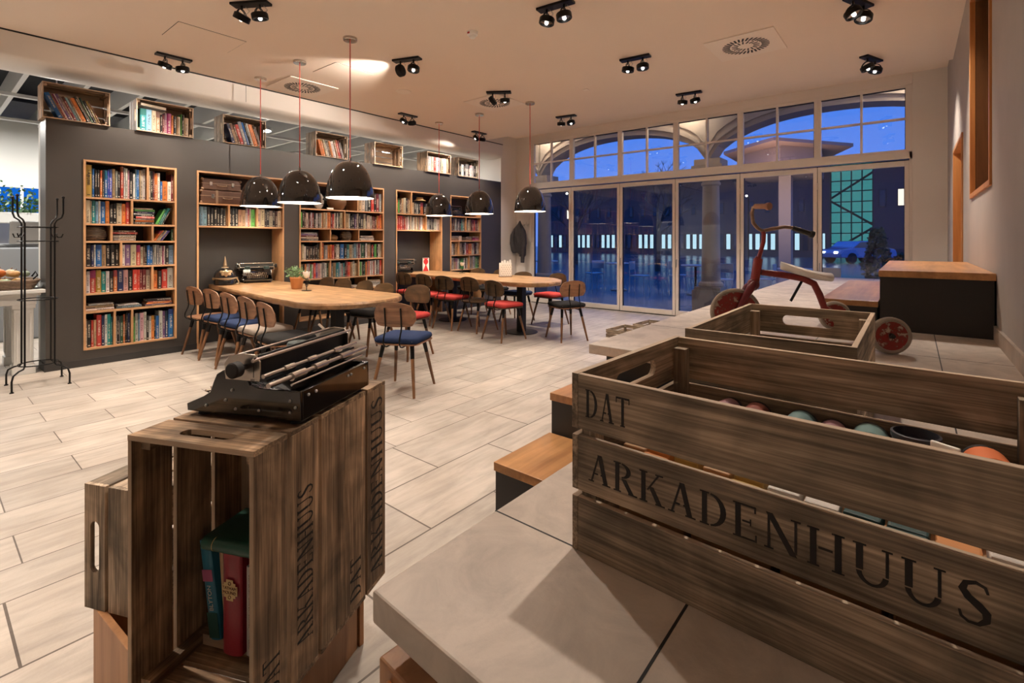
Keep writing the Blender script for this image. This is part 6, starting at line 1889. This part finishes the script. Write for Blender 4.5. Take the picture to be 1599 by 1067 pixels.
# things far back in the hall
t = thing('scale_machine', 'tall grey machine behind the pumpkins in the hall', 'machine', (-9.6, .95, 0))
MB().bx(-.3, .3, -.3, .3, 0, 1.25).bx(-.25, .25, -.25, .25, 1.25, 1.30).build('body', mat('machine_grey', (.25, .26, .27), .4), t, smooth=0, bevel=.02)
MB().box((.31, .05, 1.45), (.03, .34, .32), R=Matrix.Rotation(.3, 3, 'Y')).build('screen', M_STEEL, t, smooth=0, bevel=.01)
t = thing('hanging_planter', 'white trough of dark green ivy above the hall counter', 'plant', (-10.4, 1.30, 1.60))
MB().bx(-.15, .15, -1.3, 1.0, 0, .16).build('trough', M_HALLW, t, smooth=0, bevel=.01)
mb = MB(); rl = random.Random(8)
for i in range(1500):
    c_ = Vector((rl.uniform(-.2, .22), rl.uniform(-1.35, 1.05), .16 + abs(rl.gauss(0, .16))))
    d = Vector((rl.gauss(0, 1), rl.gauss(0, 1), rl.gauss(0, 1))).normalized(); e = d.orthogonal().normalized(); s_ = rl.uniform(.02, .04)
    mb.add([c_ - d * s_, c_ + e * s_ * .7, c_ + d * s_, c_ - e * s_ * .7], [(0, 1, 2, 3)])
tag(mb.build('foliage', mat('ivy_leaf', (.03, .09, .025), .5, noise=.4, nscale=30), t, smooth=0), None, None, kind='stuff')
b = MB().bx(-11.78, -11.74, -.2, 2.6, 1.72, 2.22)
t = thing('hall_window', 'deep blue window band far back in the hall', 'window', (-11.76, 1.2, 1.70))
MB().bx(-.02, .0, -1.2, 1.2, 0, .55).build('glass', emis('dusk_glow', (.01, .16, .75), .35), t, smooth=0)
fr = MB()
for y in (-1.2, -.6, 0, .6, 1.2): fr.bx(0, .03, y - .02, y + .02, 0, .55)
fr.bx(0, .03, -1.2, 1.2, -.03, .01).bx(0, .03, -1.2, 1.2, .54, .57)
fr.build('frame', M_HALLW, t, smooth=0)
t = thing('hall_counter', 'grey counter with dark shelves far back in the hall', 'counter', (-11.3, 1.0, 0))
MB().bx(-.3, .3, -2, 2.5, 0, 1.05).build('body', mat('counter_grey', (.22, .21, .20), .6), t, smooth=0)
MB().bx(-.34, .34, -2.04, 2.54, 1.05, 1.09).build('worktop', M_HALLW, t, smooth=0)

# ------------------------------------------------------------------ outside: arcade, street, buildings
b = MB().bx(-45, 45, YW + .1, 13.4, -.14, -.02)
struct(b, 'floor_terrace', M_PAVE, smooth=0)
b = MB().bx(-90, 90, 13.4, 90, -.22, -.10)
struct(b, 'floor_street', M_ASPH, smooth=0)
YA = 9.70
XA = [-14.7, -10.8, -6.9, -2.995, 0.91, 4.8]
b = MB()
TA = Matrix(((1, 0, 0), (0, 0, 1), (0, 1, 0)))
for i in range(len(XA) - 1):
    x0, x1 = XA[i], XA[i + 1]; cx = (x0 + x1) / 2; hw = (x1 - x0) / 2
    n = 24; lo = []
    for k in range(n + 1):
        q = -1 + 2 * k / n
        z = 2.86 + .68 * (1 - abs(q) ** 2.3) ** .62
        lo.append((cx + hw * q * .985, z))
    for k in range(n):
        (xa, za), (xb_, zb_) = lo[k], lo[k + 1]
        b.prism([(xa, za), (xb_, zb_), (xb_, 4.6), (xa, 4.6)], YA - .22, YA + .22, T=TA)
        # two mouldings following the arch
        b.prism([(xa, za + .10), (xb_, zb_ + .10), (xb_, zb_ + .17), (xa, za + .17)], YA - .27, YA - .22, T=TA)
        b.prism([(xa, za + .26), (xb_, zb_ + .26), (xb_, zb_ + .30), (xa, za + .30)], YA - .25, YA - .22, T=TA)
struct(b, 'wall_arcade', M_PORT, smooth=0)
b = MB().bx(-15, 6, YW + .1, YA - .2, 4.05, 4.2)
struct(b, 'ceiling_arcade', M_PORT, smooth=0)
b = MB()
for x in XA:
    b.bx(x - .16, x + .16, YW + .1, YA - .2, 3.80, 4.05)
struct(b, 'trim_8', M_PORT, smooth=0)
CL = ['left sandstone column of the arcade outside the doors', 'sandstone arcade column outside, seen through the fourth door']
for k, x in enumerate(XA):
    lab = 'sandstone column of the arcade outside the doors' if k not in (2, 3) else CL[k - 2]
    t = thing('stone_column', lab, 'column', (x, YA, -.02), group='sandstone columns of the arcade')
    MB().bx(-.27, .27, -.27, .27, 0, .42).bx(-.24, .24, -.24, .24, .42, .48).lathe([(.22, .48), (.23, .51), (.22, .55), (.18, .58)], (0, 0, 0), 28).build('pedestal', M_PORT, t, smooth=30)
    MB().lathe([(.175, .56), (.165, 1.2), (.155, 2.1), (.150, 2.42)], (0, 0, 0), 32).build('shaft', M_PORT, t)
    MB().lathe([(.150, 2.40), (.175, 2.42), (.175, 2.46), (.155, 2.48), (.155, 2.56), (.20, 2.62), (.25, 2.66), (.25, 2.70)], (0, 0, 0), 28).bx(-.28, .28, -.28, .28, 2.70, 2.78).bx(-.24, .24, -.24, .24, 2.78, 2.9).build('capital', M_PORT, t, smooth=30)
for i, x in enumerate([-10.8, -6.6, -3.2, .2]):
    t = thing('arcade_lamp', 'flat round lamp under the arcade ceiling outside', 'lamp', (x, YW + .62, 4.05), group='round lamps under the arcade')
    MB().lathe([(.001, -.06), (.14, -.05), (.16, -.02), (.16, 0)], (0, 0, -.0005), 24).build('glass', emis('arcade_lamp_glow', (1, .86, .70), 4), t)
    l = bpy.data.lights.new('arcade_light', 'POINT'); l.energy = 14; l.color = (1, .80, .6); l.shadow_soft_size = .12
    lo = bpy.data.objects.new('arcade_light', l); COL.objects.link(lo); lo.parent = t; lo.location = (0, 0, -.2)
# cafe tables on the terrace
t0 = None
for i, (x, y) in enumerate([(-6.2, 12.2), (-4.2, 12.4), (-2.0, 12.3), (1.9, 10.9), (-8.6, 12.2)]):
    lab = 'blue lit cafe table on the terrace outside'
    if t0 is None:
        t0 = thing('terrace_table', lab, 'table', (x, y, -.02), .2, 'cafe tables on the terrace')
        MB().lathe([(.34, .72), (.35, .73), (.35, .745), (.001, .75)], (0, 0, 0), 28).build('table_top', M_STEEL, t0)
        MB().tube([(0, 0, 0), (0, 0, .72)], .03, 10).build('pedestal', M_BLACK, t0)
        MB().lathe([(.22, 0), (.22, .02), (.04, .04)], (0, 0, 0), 20).build('foot_plate', M_BLACK, t0)
    else: copy_tree(t0, (x, y, -.02), .2 * i)
t0 = None; rc_ = random.Random(6)
for i, (x, y) in enumerate([(-6.9, 12.1), (-5.5, 12.0), (-4.8, 12.8), (-3.5, 12.1), (-2.7, 12.7), (-1.3, 12.0), (1.1, 12.4)]):
    if t0 is None:
        t0 = thing('terrace_chair', 'bluish metal cafe chair on the terrace outside', 'chair', (x, y, -.02), 1.0, 'cafe chairs on the terrace')
        m = MB().bx(-.2, .2, -.2, .2, .43, .46); m.build('seat', M_STEEL, t0, smooth=0, bevel=.01)
        MB().box((0, -.21, .70), (.38, .02, .22)).build('backrest', M_STEEL, t0, smooth=0, bevel=.01)
        for sx in (-1, 1):
            MB().tube([(sx * .19, -.22, 0), (sx * .18, -.20, .45), (sx * .18, -.215, .78)], .010, 6).build('leg', M_STEEL, t0)
            MB().tube([(sx * .19, .20, 0), (sx * .18, .18, .44)], .010, 6).build('leg', M_STEEL, t0)
    else: copy_tree(t0, (x, y, -.02), rc_.uniform(0, 6))
M_FAC = mat('facade_dark', (.05, .05, .065), .7)
M_FACL = mat('facade_light', (.26, .23, .22), .8)
EW = emis('lit_window', (1, .90, .74), .6); ET = emis('lit_stairwell', (.06, .36, .38), .30); EC = emis('lit_shop', (.55, .85, 1.0), .45); EB = emis('cool_window', (.10, .45, .60), .55)
def facade(label, x0, x1, y, h, wins, material, shop=None, roof=.5):
    t = thing('building', label, 'building', ((x0 + x1) / 2, y, -.1))
    w_ = x1 - x0
    MB().bx(-w_ / 2, w_ / 2, 0, 8, 0, h).build('wall', material, t, smooth=0)
    MB().bx(-w_ / 2 - roof, w_ / 2 + roof * 0, -1.2, 8.5, h, h + .35).build('roof', mat('roof_edge', (.12, .16, .24), .5), t, smooth=0)
    rr = random.Random(int(abs(x0) * 10) + 7)
    for (za, zb_, pitch, ww, lit, m) in wins:
        n_ = int(w_ / pitch)
        for i in range(n_):
            xx = -w_ / 2 + (i + .5) * pitch
            on = rr.random() < lit
            f = MB().bx(xx - ww / 2 - .06, xx + ww / 2 + .06, -.05, 0, za - .06, zb_ + .06).build('window', M_SEAL, t, smooth=0)
            MB().bx(xx - ww / 2, xx + ww / 2, -.07, -.05, za, zb_).build('pane', m if on else mat('dark_pane', (.02, .035, .06), .08), f, smooth=0)
    return t
facade('long dark office block with lit shop windows across the street', -34, -5.3, 48, 7.2, [(.6, 2.0, .62, .34, .6, EC), (3.9, 4.9, 1.3, .32, .22, EW)], M_FAC)
facade('dark block with projecting flat roof right of the turquoise stair tower', -2.3, 8, 46, 7.4, [(4.0, 5.2, 1.1, .35, .5, EW)], M_FAC, roof=0)
t = thing('stair_tower', 'glazed stair tower lit turquoise across the street', 'building', (-3.82, 48, -.1))
MB().bx(-1.4, 1.4, .1, 5, 0, 7.6).build('core', ET, t, smooth=0)
fr = MB()
for i in range(5): fr.bx(-1.4 + i * .7 - .04, -1.4 + i * .7 + .04, -.1, .1, 0, 7.6)
for i in range(9): fr.bx(-1.4, 1.4, -.08, .1, .3 + i * .85 - .04, .3 + i * .85 + .04)
for i in range(3):
    a_, b_ = (-1.35, 1.35) if i % 2 == 0 else (1.35, -1.35)
    fr.prism([(a_, .4 + i * 2.2), (b_, 2.3 + i * 2.2), (b_, 2.5 + i * 2.2), (a_, .6 + i * 2.2)], .02, .09, T=TA)
fr.bx(-1.45, 1.45, -.6, 5.4, 7.6, 7.8)
fr.build('frame', M_SEAL, t, smooth=0)
t = thing('canopy_roof', 'broad brown flat roof seen through the upper windows', 'roof', (-5.0, 30, 0))
mb = MB().prism([(-3.4, -.5), (-.3, -3.2), (2.6, 1.2), (1.4, 4), (-3.6, 4)], 6.25, 6.42)
mb.build('roof_slab', mat('copper_roof', (.34, .22, .19), .6), t, smooth=0)
MB().prism([(-2.7, .2), (-.3, -1.6), (1.2, .6), (1.0, 3.5), (-2.8, 3.5)], 4.9, 6.25).build('upper_storey', mat('timber_cladding', (.30, .22, .20), .7), t, smooth=0)
MB().bx(-.75, -.15, .4, 1.0, -.1, 4.9).build('support', mat('pillar_render', (.30, .24, .22), .8), t, smooth=0)
l = bpy.data.lights.new('canopy_light', 'AREA'); l.size = 3; l.energy = 120; l.color = (1, .72, .55)
lo = bpy.data.objects.new('canopy_light', l); COL.objects.link(lo); lo.parent = t; lo.location = (-.4, -4.2, 3.2); lo.rotation_euler = (PI - .9, 0, 0)
# bare tree, potted shrubs, lamp posts, car
def bare_tree(label, x, y, h, seed):
    t = thing('bare_tree', label, 'tree', (x, y, -.1)); r_ = random.Random(seed); tr = MB(); br = MB()
    tr.tube([(0, 0, 0), (.03, 0, h * .25), (0, 0, h * .45)], [.14, .11, .09], 8)
    def grow(p, d, l, r, n):
        q = p + d * l
        br.tube([p, (p + q) / 2 + Vector((r_.gauss(0, .04), r_.gauss(0, .04), 0)) * l, q], [r, r * .8, r * .6], 5, cap=False)
        if n == 0: return
        for k in range(3 if n > 1 else 4):
            dd = (d + Vector((r_.gauss(0, .45), r_.gauss(0, .45), r_.gauss(.12, .25)))).normalized()
            grow(q, dd, l * r_.uniform(.6, .82), r * .6, n - 1)
    for k in range(5): grow(Vector((0, 0, h * (.3 + .035 * k))), Vector((r_.gauss(0, .6), r_.gauss(0, .6), 1)).normalized(), h * .18, .05, 4)
    tr.build('trunk', mat('bark', (.07, .055, .05), .9), t); br.build('branches', mat('bark', (0, 0, 0)), t)
bare_tree('bare street tree seen behind the fourth window bay', -9.2, 22, 5.4, 1)
bare_tree('bare street tree seen behind the second window bay', -15.5, 25, 5.6, 5)
def shrub(label, x, y, h, r, seed):
    t = thing('potted_shrub', label, 'plant', (x, y, -.02)); r_ = random.Random(seed)
    MB().lathe([(.16, 0), (.22, .35), (.20, .35), (.001, .33)], (0, 0, 0), 18).build('pot', M_RUBBER, t)
    mb = MB()
    for i in range(900):
        z = .35 + h * r_.random(); k = 1 - abs((z - .35) / h - .4) * 1.1
        a = r_.uniform(0, 2 * PI); rr = r * max(.1, k) * r_.uniform(.6, 1)
        c_ = Vector((rr * math.cos(a), rr * math.sin(a), z)); d = Vector((r_.gauss(0, 1), r_.gauss(0, 1), r_.gauss(0, 1))).normalized(); e = d.orthogonal().normalized(); s_ = .045
        mb.add([c_ - d * s_, c_ + e * s_ * .7, c_ + d * s_, c_ - e * s_ * .7], [(0, 1, 2, 3)])
    tag(mb.build('foliage', mat('shrub_leaf', (.02, .06, .03), .6, noise=.3), t, smooth=0), None, None, kind='stuff')
shrub('tall dark potted shrub on the terrace by the last door', -.52, 11.6, 1.25, .26, 1)
shrub('round dark green potted shrub on the terrace at the right', -.12, 12.2, .75, .34, 2)
t = thing('parked_car', 'blue grey car parked across the terrace', 'car', (-2.7, 38, -.1), .9)
MCB = mat('car_paint', (.10, .22, .50), .25, .3, coat=1)
pf = [(-2.1, .35), (-2.15, .65), (-2.0, .85), (-1.3, .95), (-.7, 1.38), (.6, 1.42), (1.3, 1.0), (2.0, .88), (2.15, .6), (2.1, .32)]
MB().prism(pf, -.82, .82, T=TA).build('body', MCB, t, smooth=30, bevel=.05)
MB().prism([(-1.18, .97), (-.66, 1.32), (.55, 1.35), (1.12, 1.0)], -.835, .835, T=TA).build('side_windows', M_GLOSSBLK, t, smooth=0)
for sx in (-1.3, 1.3):
    for sy in (-1, 1):
        MB().tube([(sx, sy * .86, .33), (sx, sy * .66, .33)], .33, 24).build('wheel', M_RUBBER, t)
MB().bx(-2.16, -2.1, -.6, -.35, .62, .74).bx(-2.16, -2.1, .35, .6, .62, .74).build('headlamp', emis('car_lamp', (1, 1, .95), 4), t, smooth=0)
for i, (x, y) in enumerate([(-19, 30), (-9.6, 40)]):
    t = thing('street_lamp', ['street lamp on a tall post, far left outside', 'street lamp on a tall post, right outside'][i], 'street lamp', (x, y, -.1))
    MB().tube([(0, 0, 0), (0, 0, 4.6), (0, -.5, 4.8)], .05, 8).build('post', M_BLACK, t)
    MB().ball((0, -.55, 4.75), .07, n=14, k=8).build('globe', emis('street_glow', (1, .95, .85), 8), t)
